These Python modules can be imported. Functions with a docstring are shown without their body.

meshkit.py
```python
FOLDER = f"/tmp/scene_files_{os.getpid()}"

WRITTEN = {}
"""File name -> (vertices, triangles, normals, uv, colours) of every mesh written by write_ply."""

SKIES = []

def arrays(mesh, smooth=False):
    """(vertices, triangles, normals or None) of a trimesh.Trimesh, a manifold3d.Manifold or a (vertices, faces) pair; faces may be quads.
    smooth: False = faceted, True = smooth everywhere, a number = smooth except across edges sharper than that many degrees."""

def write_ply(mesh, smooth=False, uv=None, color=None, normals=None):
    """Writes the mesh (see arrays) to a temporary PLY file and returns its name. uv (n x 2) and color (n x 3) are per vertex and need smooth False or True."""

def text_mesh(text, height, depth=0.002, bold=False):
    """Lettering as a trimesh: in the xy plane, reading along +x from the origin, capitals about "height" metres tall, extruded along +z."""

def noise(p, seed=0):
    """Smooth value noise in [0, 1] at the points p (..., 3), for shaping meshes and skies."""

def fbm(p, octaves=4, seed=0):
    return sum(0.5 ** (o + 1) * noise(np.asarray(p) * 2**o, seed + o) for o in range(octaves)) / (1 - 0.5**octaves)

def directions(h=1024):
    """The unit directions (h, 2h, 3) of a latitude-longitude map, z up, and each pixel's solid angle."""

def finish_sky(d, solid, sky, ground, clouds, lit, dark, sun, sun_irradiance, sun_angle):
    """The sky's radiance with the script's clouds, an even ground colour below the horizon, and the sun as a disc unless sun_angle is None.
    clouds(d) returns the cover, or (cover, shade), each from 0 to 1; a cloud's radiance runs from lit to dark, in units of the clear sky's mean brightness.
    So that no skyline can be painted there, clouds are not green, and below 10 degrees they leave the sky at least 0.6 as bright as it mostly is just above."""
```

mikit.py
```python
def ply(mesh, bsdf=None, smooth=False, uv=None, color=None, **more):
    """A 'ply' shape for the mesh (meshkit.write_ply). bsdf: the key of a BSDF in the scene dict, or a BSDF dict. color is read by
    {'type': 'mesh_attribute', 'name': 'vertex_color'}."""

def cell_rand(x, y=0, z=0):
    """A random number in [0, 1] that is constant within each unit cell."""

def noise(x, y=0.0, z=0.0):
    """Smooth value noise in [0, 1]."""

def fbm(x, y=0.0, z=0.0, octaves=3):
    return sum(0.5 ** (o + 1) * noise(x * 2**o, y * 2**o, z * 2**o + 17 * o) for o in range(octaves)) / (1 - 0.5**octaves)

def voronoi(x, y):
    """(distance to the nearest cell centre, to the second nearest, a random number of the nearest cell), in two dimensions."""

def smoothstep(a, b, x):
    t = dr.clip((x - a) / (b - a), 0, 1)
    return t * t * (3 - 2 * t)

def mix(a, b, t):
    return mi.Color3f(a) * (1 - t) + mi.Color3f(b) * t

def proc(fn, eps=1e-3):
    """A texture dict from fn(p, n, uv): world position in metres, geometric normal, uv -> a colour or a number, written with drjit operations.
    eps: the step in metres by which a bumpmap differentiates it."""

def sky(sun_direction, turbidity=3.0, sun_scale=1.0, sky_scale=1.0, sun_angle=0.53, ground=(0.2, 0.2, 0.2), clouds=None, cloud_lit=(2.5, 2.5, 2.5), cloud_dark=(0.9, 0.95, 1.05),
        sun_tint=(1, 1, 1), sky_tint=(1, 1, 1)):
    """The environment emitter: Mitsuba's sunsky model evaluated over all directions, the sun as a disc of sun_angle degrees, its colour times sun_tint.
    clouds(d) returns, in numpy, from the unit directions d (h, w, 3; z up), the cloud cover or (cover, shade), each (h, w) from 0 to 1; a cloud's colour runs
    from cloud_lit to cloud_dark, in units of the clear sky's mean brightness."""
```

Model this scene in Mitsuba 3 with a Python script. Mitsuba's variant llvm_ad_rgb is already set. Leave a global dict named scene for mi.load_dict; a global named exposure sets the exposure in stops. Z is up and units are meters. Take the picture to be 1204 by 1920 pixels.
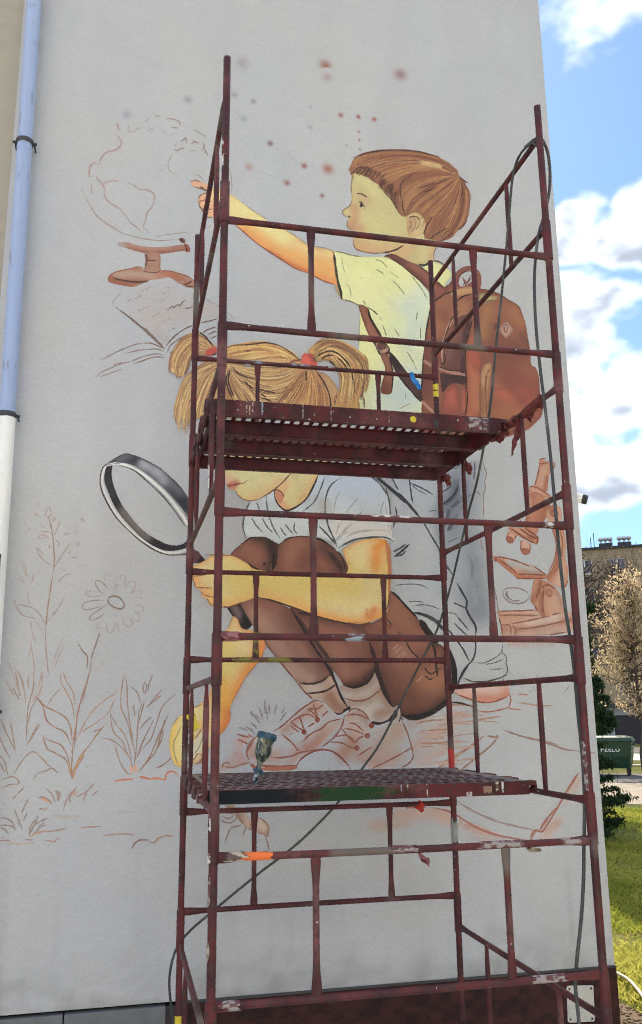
import math, random
import numpy as np, trimesh, shapely, mitsuba as mi, drjit as dr
import mikit, meshkit
from mikit import proc, noise, fbm, smoothstep, mix
from scipy.spatial import Delaunay
from shapely.geometry import Polygon, LineString, box as sbox
T = mi.ScalarTransform4f
scene, labels = {}, {}

# ---------------------------------------------------------------- camera, sky, exposure
EYE = np.array([-0.36701, -3.43148, 1.80000]); FWD = np.array([0.219596, 0.949234, 0.225240]); UPV = np.array([-0.041093, -0.221671, 0.974255])
scene['camera'] = {'type': 'perspective', 'fov': 40.9308, 'fov_axis': 'x', 'near_clip': 0.05, 'far_clip': 2000.0,
                   'to_world': T().look_at(origin=EYE.tolist(), target=(EYE + FWD).tolist(), up=UPV.tolist())}
SUN_AZ, SUN_EL = math.radians(19.0), math.radians(46.0)      # azimuth from +y (into the wall) towards +x
SUN = [math.sin(SUN_AZ) * math.cos(SUN_EL), math.cos(SUN_AZ) * math.cos(SUN_EL), math.sin(SUN_EL)]
exposure = 2.5

def clouds(d):
    q = np.stack([d[..., 0], d[..., 1], d[..., 2] * 1.3], -1)
    n = meshkit.fbm(q * 11 + 3, 6, 11); n2 = meshkit.fbm(q * 34 + 9, 4, 5); big = meshkit.fbm(q * 2.2 + 7, 4, 3); n3 = meshkit.fbm(q * 17 + 21, 4, 17); wa = meshkit.fbm(q * 8 + 51, 4, 23); we = meshkit.fbm(q * 8 + 77, 4, 29)
    az = np.degrees(np.arctan2(d[..., 0], d[..., 1])) + (wa - .5) * 9; el = np.degrees(np.arcsin(np.clip(d[..., 2], -1, 1))) + (we - .5) * 7
    def blob(a, e, ra, re): return 1 - np.sqrt(((az - a) / ra) ** 2 + ((el - e) / re) ** 2)
    here = np.maximum.reduce([blob(34, 45.6, 15, 6.0), blob(30.6, 29.6, 3.4, 2.2), blob(37.2, 28.6, 3.0, 3.0), blob(31.0, 24.8, 5.5, 2.8), blob(29.0, 20.2, 3.4, 4.6),
                              blob(35.5, 19.0, 4.6, 2.8), blob(33.5, 14.2, 8.0, 2.2), blob(28.6, 12.2, 1.4, .9)])
    part = np.exp(-((az - 32) / 16) ** 2 - ((el - 26) / 22) ** 2)
    f = here * .80 - .10 + (n - .5) * 1.55 + (n2 - .5) * .7
    g = (big - .40) * 2.6 + (n - .5) * .9
    near = smooth01(part, .25, .6); f = f * near + g * (1 - near)
    cover = smooth01(f, -.12, .26)
    shade = smooth01(f, .04, .5) * smooth01(n3 + (n2 - .5) * .4, .36, .64) * .95
    return cover * .97, shade
def smooth01(x, a, b):
    t = np.clip((x - a) / (b - a), 0, 1); return t * t * (3 - 2 * t)
scene['sky'] = mikit.sky(SUN, turbidity=2.2, sun_scale=1.0, clouds=clouds, cloud_lit=(2.8, 3.0, 3.3), cloud_dark=(1.15, 1.30, 1.55), sky_tint=(.86, .97, 1.10), ground=(.16, .16, .13))

# ---------------------------------------------------------------- materials
def lin(c):
    c = np.asarray(c, float) / 255.0
    return np.where(c <= .04045, c / 12.92, ((c + .055) / 1.055) ** 2.4)
WALL = np.array([.535, .548, .562])                            # off-white plaster
def pigment(h): return np.clip(lin([int(v) for v in h.split()]) / lin([150, 153, 156]) * WALL, .012, .9)   # paint as dark or light as it stands against that plaster
def rgb(*c): return {'type': 'rgb', 'value': [float(x) for x in c]}
def princ(color, rough=.6, **kw):
    c = color if isinstance(color, dict) else rgb(*color)
    return {'type': 'principled', 'base_color': c, 'roughness': rough, **kw}
def two(b): return {'type': 'twosided', 'bsdf': b}
def bumped(b, fn, scale, eps=1e-3): return two({'type': 'bumpmap', 'arbitrary': proc(fn, eps), 'scale': scale, 'bsdf': b})
def mat(name, b): scene['mat_' + name] = b; return name

def grain(p, n, uv):                                          # rubbed mineral plaster: fine grit and a few drag marks
    g = noise(p.x * 210, p.y * 210, p.z * 210) + .8 * noise(p.x * 95, p.y * 95, p.z * 110) + .5 * noise(p.x * 40, p.y * 40, p.z * 60)
    return g * .34
def grit(p, n, uv):
    a = noise(p.x * 160, p.y * 160, p.z * 190); b = noise(p.x * 60, p.y * 60, p.z * 85 + 40); c = fbm(p.x * 7, p.y * 7, p.z * 10, 3)
    pits = smoothstep(.90, .97, noise(p.x * 45 + 9, p.y * 45, p.z * 70)) * .5
    return dr.clip((a - .5) * .20 + (b - .5) * .08 + (c - .5) * .05 + .10 + pits * .5, 0, .7)
VC = {'type': 'mesh_attribute', 'name': 'vertex_color'}
mat('plaster', bumped({'type': 'blendbsdf', 'weight': proc(grit), 'a': princ(VC, .85, specular=.25), 'b': princ((.19, .19, .185), .9, specular=.2)}, grain, .0022))
mat('beige_plaster', bumped(princ(proc(lambda p, n, uv: mix((.42, .39, .31), (.36, .34, .285), fbm(p.x * 9, p.y * 9, p.z * 14, 3))), .85, specular=.25), grain, .0022))
def plinth_col(p, n, uv):
    g = noise(p.x * 260, p.y * 260, p.z * 260); f = fbm(p.x * 14, p.y * 14, p.z * 20, 3)
    c = mix((.060, .024, .022), (.030, .016, .016), smoothstep(.3, .7, f))
    return mix(c, (.12, .075, .055), smoothstep(.72, .86, g) * .5)
mat('plinth_brown', bumped(princ(proc(plinth_col), .9, specular=.2), lambda p, n, uv: noise(p.x * 170, p.y * 170, p.z * 170), .004))
mat('slate', two(princ(proc(lambda p, n, uv: mix((.17, .18, .19), (.125, .135, .145), fbm(p.x * 18, p.y * 18, p.z * 18, 3))), .6)))

def rust(p, n, uv):                                           # old maroon paint, worn, dusty with overspray
    f = fbm(p.x * 11, p.y * 11, p.z * 7, 3); g = noise(p.x * 70, p.y * 70, p.z * 46); h = noise(p.x * 150 + 3, p.y * 150, p.z * 120)
    c = mix((.108, .024, .028), (.055, .018, .023), smoothstep(.35, .65, f))
    c = mix(c, (.20, .095, .095), smoothstep(.56, .78, fbm(p.x * 5 + 30, p.y * 5, p.z * 4, 3)) * .5)      # pinkish overspray dust
    c = mix(c, (.055, .035, .030), smoothstep(.60, .74, g) * .75)                                      # rusty scuffs
    c = mix(c, (.17, .17, .14), smoothstep(.66, .84, fbm(p.x * 6 + 70, p.y * 6 + 11, p.z * 3.2, 2)) * .6)  # grey-green overspray
    return mix(c, (.55, .52, .50), smoothstep(.93, .96, noise(p.x * 70 + 5, p.y * 70, p.z * 40)) * .75 * smoothstep(.4, .55, h))   # flecks of white paint
mat('maroon', bumped(princ(proc(rust), .45, specular=.24), lambda p, n, uv: noise(p.x * 120, p.y * 120, p.z * 90), .0008))
def deckpaint(p, n, uv):
    c = rust(p, n, uv)
    low = smoothstep(2.0, 1.9, p.z) * smoothstep(.55, .515, p.y)    # the front edge of the lower deck was sprayed blue-black and green
    w = (fbm(p.x * 9, p.y * 9, p.z * 30, 3) - .3) * .34 + (noise(p.x * 70, 3, p.z * 6) - .5) * .10
    c = mix(c, (.004, .009, .015), low * smoothstep(.60, .42, p.x + w) * .98)
    gr = smoothstep(.50, .62, p.x + w) * smoothstep(.98, .82, p.x + w)
    return mix(c, (.008, .045, .016), low * gr * .95)
mat('deck_paint', bumped(princ(proc(deckpaint), .5, specular=.15), lambda p, n, uv: noise(p.x * 90, p.y * 90, p.z * 90), .0008))
def deck_top(p, n, uv):  # tread colour, paler than the maroon underside to carry light from above
    f = fbm(p.x * 8, p.y * 8, p.z * 8, 3); g = noise(p.x * 60, p.y * 60, p.z * 60)
    c = mix((.135, .118, .130), (.080, .066, .074), smoothstep(.35, .65, f))
    c = mix(c, (.10, .11, .14), smoothstep(.55, .8, fbm(p.x * 4 + 5, p.y * 9, p.z, 3)) * .5)
    return mix(c, (.30, .29, .28), smoothstep(.84, .92, g) * .35)
mat('deck_top', two(princ(proc(deck_top), .4, specular=.3)))
mat('hose_grey', two(princ(proc(lambda p, n, uv: mix((.045, .050, .053), (.10, .105, .10), smoothstep(.5, .75, fbm(p.x * 12, p.y * 12, p.z * 9, 3)))), .5)))
mat('white_hose', two(princ((.62, .62, .56), .5)))
mat('zinc_sky_tint', two(princ(proc(lambda p, n, uv: mix(mix((.34, .43, .65), (.29, .38, .60), fbm(p.x * 20, p.y * 20, p.z * 2.5, 3)), (.20, .22, .25), smoothstep(.62, .78, fbm(p.x * 34, p.y * 34, p.z * 7, 4)) * .7)), .22, specular=.7)))  # grey zinc, the reflected blue of the sky put into its base colour
mat('white_pipe', two(princ(proc(lambda p, n, uv: mix(mix((.88, .89, .87), (.82, .83, .81), fbm(p.x * 20, p.y * 20, p.z * 3, 3)), (.45, .45, .42), smoothstep(.66, .82, fbm(p.x * 34, p.y * 34, p.z * 9, 4)) * .6)), .25, specular=.6)))
mat('dark_steel', two(princ((.06, .065, .075), .4, metallic=.5)))
mat('black', two(princ((.015, .015, .017), .35)))
mat('tape_yellow', two(princ((.62, .50, .03), .4)));  mat('tape_orange', two(princ((.75, .16, .03), .45)))
mat('tape_blue', two(princ((.02, .20, .55), .4)));    mat('tape_red', two(princ((.42, .025, .02), .4)))
mat('tape_grey', two(princ(proc(lambda p, n, uv: mix((.30, .31, .31), (.17, .18, .19), noise(p.x * 60, p.y * 60, p.z * 30))), .35, specular=.6)))
mat('tape_maroon', two(princ((.13, .022, .022), .6)));  mat('paint_white', two(princ(proc(lambda p, n, uv: mix((.55, .53, .52), (.13, .05, .05), smoothstep(.50, .64, fbm(p.x * 45, p.y * 60, p.z * 60, 3)))), .6)))
mat('paint_cream', two(princ(proc(lambda p, n, uv: mix((.42, .38, .29), (.10, .06, .055), smoothstep(.46, .60, fbm(p.x * 50, p.y * 60, p.z * 60, 3)))), .6)));  mat('paint_bluegrey', two(princ(proc(lambda p, n, uv: mix((.23, .28, .34), (.12, .06, .07), smoothstep(.50, .66, fbm(p.x * 40, p.y * 60, p.z * 60, 3)))), .6)))
mat('paint_pink', two(princ(proc(lambda p, n, uv: mix((.28, .11, .12), (.12, .035, .04), smoothstep(.45, .62, fbm(p.x * 40, p.y * 60, p.z * 60, 3)))), .6)));  mat('paint_silver', two(princ(proc(lambda p, n, uv: mix((.30, .27, .27), (.11, .035, .038), smoothstep(.40, .58, fbm(p.x * 40, p.y * 60, p.z * 60, 3)))), .5)))
mat('paint_rust', two(princ((.24, .15, .11), .6))); mat('paint_olive', two(princ(proc(lambda p, n, uv: mix((.17, .15, .03), (.10, .04, .03), smoothstep(.42, .62, fbm(p.x * 18, p.y * 30, p.z * 30, 3)))), .6)));  mat('paint_dark', two(princ((.03, .022, .024), .5)))
def gunc(p, n, uv): return mix(mix((.13, .15, .11), (.03, .045, .05), smoothstep(.42, .55, fbm(p.x * 70, p.y * 70, p.z * 26, 3))), (.40, .40, .28), smoothstep(.60, .68, fbm(p.x * 90 + 4, p.y * 90, p.z * 30, 3)))
mat('gun_cup', two(princ(proc(gunc), .25, specular=.6)))
mat('gun_blue', two(princ(proc(lambda p, n, uv: mix((.016, .05, .10), (.03, .10, .15), smoothstep(.45, .65, fbm(p.x * 90, p.y * 90, p.z * 90, 3)))), .3)))
mat('gun_metal', two(princ(proc(lambda p, n, uv: mix((.35, .42, .48), (.03, .06, .10), smoothstep(.4, .6, fbm(p.x * 120, p.y * 120, p.z * 60, 2)))), .3, metallic=.6)))
mat('plate_white', two(princ(proc(lambda p, n, uv: mix((.55, .55, .50), (.46, .46, .42), fbm(p.x * 30, p.y * 30, p.z * 30, 3))), .5)))
def lawn_col(p, n, uv):
    f = fbm(p.x * 1.3, p.y * 1.3, 0, 4); g = fbm(p.x * 9, p.y * 9, 0, 3)
    c = mix((.055, .07, .018), (.10, .11, .03), smoothstep(.35, .65, f))
    return mix(c, (.14, .11, .05), smoothstep(.55, .75, g) * .6)
mat('lawn', two(princ(proc(lawn_col), .95, specular=.1)))
mat('soil', two(princ(proc(lambda p, n, uv: mix((.13, .10, .07), (.07, .05, .035), fbm(p.x * 10, p.y * 10, p.z * 10, 4))), .95)))
mat('litter', two(princ(proc(lambda p, n, uv: mix((.20, .15, .09), (.09, .065, .045), noise(p.x * 40, p.y * 40, p.z * 40))), .9)))
mat('cream_render', two(princ(proc(lambda p, n, uv: mix((.76, .73, .66), (.70, .67, .60), fbm(p.x * .6, p.y * .6, p.z * .6, 3))), .9)))
mat('paving', two(princ(proc(lambda p, n, uv: mix((.60, .585, .55), (.52, .505, .475), fbm(p.x * 2, p.y * 2, 0, 4))), .9)))
mat('gravel', bumped(princ(proc(lambda p, n, uv: mix((.30, .27, .22), (.22, .19, .15), fbm(p.x * 5, p.y * 5, 0, 4))), .95), lambda p, n, uv: noise(p.x * 30, p.y * 30, 0), .01))
mat('asphalt', two(princ(proc(lambda p, n, uv: mix((.06, .062, .068), (.085, .085, .088), fbm(p.x * 3, p.y * 3, 0, 4))), .9)))
mat('concrete', two(princ(proc(lambda p, n, uv: mix((.46, .45, .42), (.38, .37, .34), fbm(p.x * 4, p.y * 4, p.z * 4, 4))), .9)))
def blade(c1, c2, s): return proc(lambda p, n, uv: mix(c1, c2, smoothstep(.3, .7, fbm(p.x * s, p.y * s, p.z * s, 2) + (noise(p.x * 60, p.y * 60, p.z * 20) - .5) * .5)))
mat('grass_blade', {'type': 'principledthin', 'base_color': blade((.28, .32, .06), (.44, .44, .11), 1.6), 'roughness': .7, 'diff_trans': 1.1, 'spec_trans': 0.0})
mat('needle', {'type': 'principledthin', 'base_color': blade((.022, .045, .024), (.045, .075, .035), 9), 'roughness': .6, 'diff_trans': .35, 'spec_trans': 0.0})
mat('catkin', {'type': 'principledthin', 'base_color': blade((.66, .55, .36), (.50, .40, .27), 5), 'roughness': .8, 'diff_trans': 1.1, 'spec_trans': 0.0})
mat('dry_leaf', {'type': 'principledthin', 'base_color': blade((.17, .125, .105), (.26, .20, .165), 2), 'roughness': .8, 'diff_trans': .9, 'spec_trans': 0.0})
mat('bark', two(princ(proc(lambda p, n, uv: mix((.12, .095, .075), (.07, .055, .045), fbm(p.x * 20, p.y * 20, p.z * 6, 3))), .9)))
mat('facade', two(princ(proc(lambda p, n, uv: mix((.42, .31, .20), (.35, .265, .18), fbm(p.x * .7, p.y * .7, p.z * .7, 4))), .9)))
mat('facade_grey', two(princ((.36, .37, .38), .9)));  mat('window_glass', two(princ((.05, .06, .12), .12, specular=.8)))
mat('frame_white', two(princ((.7, .7, .7), .5)));  mat('roof_dark', two(princ((.05, .05, .055), .8)))
mat('vent_steel', two(princ((.5, .52, .55), .35, metallic=.7)));  mat('door_dark', two(princ((.035, .03, .038), .6)))
mat('bin_green', two(princ(proc(lambda p, n, uv: mix((.005, .042, .021), (.009, .055, .028), fbm(p.x * 5, p.y * 5, p.z * 5, 3))), .4, specular=.5)))
mat('rubber', two(princ((.02, .02, .02), .8)));  mat('sign_white', two(princ((.75, .78, .75), .5)))

# ---------------------------------------------------------------- helpers
used = {}
def numbered(k):
    n = used.get(k, 0); used[k] = n + 1
    return k if n == 0 else f'{k}_{n:03d}'
def thing(name, label, cat, group=None):
    k = numbered(name); labels[k] = {'label': label, 'category': cat}
    if group: labels[k]['group'] = group
    return k
def holder(name, parent): return numbered(parent + '__' + name)
def part(name, mesh, m, parent=None, smooth=False, label=None, kind=None, **kw):
    k = numbered(parent + '__' + name if parent else name)
    scene[k] = mikit.ply(mesh, 'mat_' + m, smooth=smooth, **kw)
    if label or kind: labels[k] = {**({'label': label} if label else {}), **({'kind': kind} if kind else {})}
    return k
def one(name, mesh, m, label, cat, group=None, smooth=False, **kw):
    k = part(name, mesh, m, None, smooth, **kw); labels[k] = {'label': label, 'category': cat}
    if group: labels[k]['group'] = group
    return k
def ground(name, mesh, m, **kw):
    k = part(name, mesh, m, **kw); labels[k] = {'kind': 'structure'}; return k
cat_ = trimesh.util.concatenate
def bx(x0, x1, y0, y1, z0, z1):
    m = trimesh.creation.box((x1 - x0, y1 - y0, z1 - z0)); m.apply_translation(((x0 + x1) / 2, (y0 + y1) / 2, (z0 + z1) / 2)); return m
def bevel(x0, x1, y0, y1, z0, z1, b=.004):
    import manifold3d as m3
    c = [(x, y, z) for x in (x0, x1) for y in (y0, y1) for z in (z0, z1)]; mid = np.array([(x0 + x1) / 2, (y0 + y1) / 2, (z0 + z1) / 2])
    pts = []
    for p in c:
        s = np.sign(np.array(p) - mid)
        for a in range(3):
            q = np.array(p) - s * b; q[a] = p[a]; pts.append(q)
    return trimesh.convex.convex_hull(np.array(pts))
def frame_of(t):
    a = np.cross(t, [0, 0, 1.0]) if abs(t[2]) < .9 else np.cross(t, [0, 1.0, 0]); a /= np.linalg.norm(a); return a, np.cross(t, a)
def tube(pts, r, n=12, cap=True, ra=None, rb=None, fixed=None):
    """tube through pts with radius r (number or list); ra/rb scale the two section axes per point; fixed: first section axis."""
    P = np.array(pts, float); m = len(P); r = np.broadcast_to(r, m); ra = np.broadcast_to(1.0 if ra is None else ra, m); rb = np.broadcast_to(1.0 if rb is None else rb, m)
    tg = np.gradient(P, axis=0); tg /= np.linalg.norm(tg, axis=1)[:, None]
    if fixed is not None: a = np.array(fixed, float)
    else: a = frame_of(tg[0])[0]
    ang = np.arange(n) * 2 * np.pi / n; V = []
    for i in range(m):
        a = a - tg[i] * (a @ tg[i]); a /= np.linalg.norm(a); b = np.cross(tg[i], a)
        V.append(P[i] + r[i] * (np.outer(np.cos(ang) * ra[i], a) + np.outer(np.sin(ang) * rb[i], b)))
    V = np.vstack(V); F = []
    i = np.arange(n); j = (i + 1) % n
    for k in range(m - 1):
        o = k * n; F += [np.stack([o + i, o + j, o + n + j], 1), np.stack([o + i, o + n + j, o + n + i], 1)]
    F = np.vstack(F)
    if cap:
        V = np.vstack([V, P[:1], P[-1:]]); c0, c1 = m * n, m * n + 1
        F = np.vstack([F, np.stack([j, i, i * 0 + c0], 1), np.stack([(m - 1) * n + i, (m - 1) * n + j, i * 0 + c1], 1)])
    return trimesh.Trimesh(V, F, process=False)
def spline(pts, step):
    P = np.array(pts, float)
    if len(P) < 3:
        n = max(2, int(np.linalg.norm(P[-1] - P[0]) / step)); return P[0] + (P[-1] - P[0]) * np.linspace(0, 1, n)[:, None]
    Q = np.vstack([2 * P[0] - P[1], P, 2 * P[-1] - P[-2]]); out = []
    for k in range(1, len(Q) - 2):
        p0, p1, p2, p3 = Q[k - 1:k + 3]; n = max(1, int(np.linalg.norm(p2 - p1) / step)); t = (np.arange(n) / n)[:, None]
        out.append(.5 * (2 * p1 + (p2 - p0) * t + (2 * p0 - 5 * p1 + 4 * p2 - p3) * t ** 2 + (3 * p1 - p0 - 3 * p2 + p3) * t ** 3))
    return np.vstack(out + [P[-1:]])
def lathe(prof, n=28):
    return trimesh.creation.revolve(np.array(prof, float), sections=n)
def place(m, o, zaxis=(0, 0, 1), roll=0):
    M = trimesh.geometry.align_vectors([0, 0, 1], np.array(zaxis, float) / np.linalg.norm(zaxis)); m = m.copy()
    if roll: m.apply_transform(trimesh.transformations.rotation_matrix(roll, [0, 0, 1]))
    m.apply_transform(M); m.apply_translation(o); return m
rnd = random.Random(5)
R_ = np.random.default_rng(12)

# ---------------------------------------------------------------- ground, lawn, paths
GZ = -.15
def sheet(x0, x1, y0, y1, z, n=2):
    return bx(x0, x1, y0, y1, z - .02, z)
ground('lawn', cat_([bx(-300, 300, -200, 500, GZ - .05, GZ)]), 'lawn')
ground('yard_pavement', bx(-40, 2.55, -45, 1.83, GZ - .03, GZ + .004), 'paving')  # unseen yard, extended behind the viewer and pale to bounce sunlight onto the wall
def strip(name, m, c0, c1, d0, d1, z):                        # a band across the view direction beyond the corner
    u = np.array([math.cos(math.radians(30)), -math.sin(math.radians(30))]); f = np.array([u[1] * -1, u[0]]); f = np.array([math.sin(math.radians(30)), math.cos(math.radians(30))])
    o = EYE[:2]; P = [o + f * d + u * c for d, c in ((d0, c0), (d0, c1), (d1, c1), (d1, c0))]
    g = trimesh.creation.extrude_polygon(Polygon(P), .02, engine='earcut'); g.apply_translation((0, 0, z - .02)); return ground(name, g, m)
strip('path', 'gravel', -6, 30, 19.8, 25.2, GZ + .006)
strip('bin_pavement', 'asphalt', -2, 14, 25.3, 28.8, GZ + .008)
strip('kerb', 'concrete', -2, 40, 32.3, 32.6, GZ + .06)
strip('pavement', 'concrete', -6, 60, 36.0, 41.0, GZ + .010)
strip('road', 'asphalt', -20, 80, 42, 47.5, GZ + .006)
# worn soil and stones along the plinth at the corner
V = []
ground('soil_strip', bx(2.72, 3.02, -2, 2.35, GZ - .02, GZ + .012), 'soil')
st_ = []
for k in range(260):
    s = rnd.uniform(.008, .022); q = trimesh.creation.icosphere(1, s); q.vertices *= (1, rnd.uniform(.6, 1.2), .5); q.apply_translation((rnd.uniform(2.72, 3.02), rnd.uniform(1.2, 2.35), GZ + .015)); st_.append(q)
k = part('gravel_stones', cat_(st_), 'litter'); labels[k] = {'label': 'brown stones and dry litter along the plinth corner', 'category': 'stones', 'kind': 'stuff'}
# grass blades on the visible wedge of lawn
def grass():
    P = []
    while len(P) < 60000:
        d = 4.6 + 14 * R_.random(4000) ** 1.25; a = np.radians(R_.uniform(25.5, 39, 4000)); x = EYE[0] + d * np.sin(a); y = EYE[1] + d * np.cos(a)
        ok = (x > 2.74) & ~((x < 3.03) & (y < 2.35)) & (d * np.cos(a - math.radians(30)) < 18.5)
        clump = meshkit.fbm(np.stack([x * 1.7, y * 1.7, x * 0], -1), 3, 8)
        ok &= R_.random(4000) < np.clip((clump - .28) * 3.2, .12, 1)
        P.append(np.stack([x, y, clump], 1)[ok]); 
        if sum(map(len, P)) > 60000: break
    P = np.vstack(P)[:60000]; n = len(P)
    h = (.03 + .05 * R_.random(n)) * (.6 + P[:, 2]); w = .004 + .0035 * R_.random(n); th = R_.uniform(0, 6.28, n); lean = R_.normal(0, .55, (n, 2)) * h[:, None]
    c, s = np.cos(th) * w, np.sin(th) * w; z = np.full(n, GZ - .004)
    A = np.stack([P[:, 0] - c, P[:, 1] - s, z], 1); B = np.stack([P[:, 0] + c, P[:, 1] + s, z], 1)
    C = np.stack([P[:, 0] + lean[:, 0] * .35 + c * .7, P[:, 1] + lean[:, 1] * .35 + s * .7, z + h * .6], 1); D = np.stack([P[:, 0] + lean[:, 0], P[:, 1] + lean[:, 1], z + h], 1)
    V = np.stack([A, B, C, D], 1).reshape(-1, 3); o = np.arange(n)[:, None] * 4
    return V, np.vstack([o + [0, 1, 2], o + [0, 2, 3]])
k = part('grass', grass(), 'grass_blade'); labels[k] = {'label': 'short sunlit grass on the lawn right of the wall corner', 'category': 'grass', 'kind': 'stuff'}

# ---------------------------------------------------------------- the painted building
WY, WX0, WX1, WTOP, PZ = 1.85, -1.20, 2.695, 7.55, .247
bld = thing('building', 'rendered building with a half finished mural on its end wall, behind the scaffold', 'building')
def wallc(x, z):
    p = np.stack([x * 1.3, z * .9, x * 0], -1); f = meshkit.fbm(p + 4, 4, 21) - .5; g = meshkit.fbm(p * [9, 5, 1] + 7, 3, 4) - .5
    c = WALL * (1 + .11 * f + .05 * g)[..., None]
    warm = (meshkit.fbm(p * 1.6 + 31, 3, 9) - .5)[..., None]
    c = c * (1 + warm * np.array([.07, .02, -.07]))
    st = np.clip(meshkit.fbm(np.stack([x * 7, z * 13, x * 0], -1), 4, 15) * 2.1 - .55, 0, 1) * np.clip(1 - (z - PZ) / .26 + (meshkit.fbm(np.stack([x * 3, z * 0, x * 0], -1), 3, 2) - .5), 0, 1)   # splash dirt and algae just above the plinth
    strk = meshkit.fbm(np.stack([x * 4.5, z * .55, x * 0], -1), 4, 61) - .5
    c = c * (1 + .11 * strk)[..., None]
    drip = np.clip(meshkit.fbm(np.stack([x * 26, z * 1.6, x * 0], -1), 3, 33) * 4 - 2.5, 0, 1) * np.clip((1.25 - z) / .8, 0, 1)
    c = c * (1 - .5 * st[..., None]) + np.array([.16, .165, .12]) * (.5 * st[..., None])
    return np.clip(c * (1 - .14 * drip[..., None]), .02, .9)
def wall_grid(x0, x1, z0, z1, y, s):
    xs = np.linspace(x0, x1, max(2, int((x1 - x0) / s))); zs = np.linspace(z0, z1, max(2, int((z1 - z0) / s)))
    X, Z = np.meshgrid(xs, zs); V = np.stack([X.ravel(), np.full(X.size, y), Z.ravel()], 1); nx = len(xs)
    i = np.arange(len(zs) - 1)[:, None] * nx + np.arange(nx - 1)[None]; i = i.ravel()
    return V, np.vstack([np.stack([i, i + 1, i + nx + 1], 1), np.stack([i, i + nx + 1, i + nx], 1)])
V, F = wall_grid(WX0, WX1, PZ, WTOP, WY, .03)
kw = part('wall', (V, F), 'plaster', bld, color=wallc(V[:, 0], V[:, 2]), label='grey white plaster end wall carrying the mural')
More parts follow.
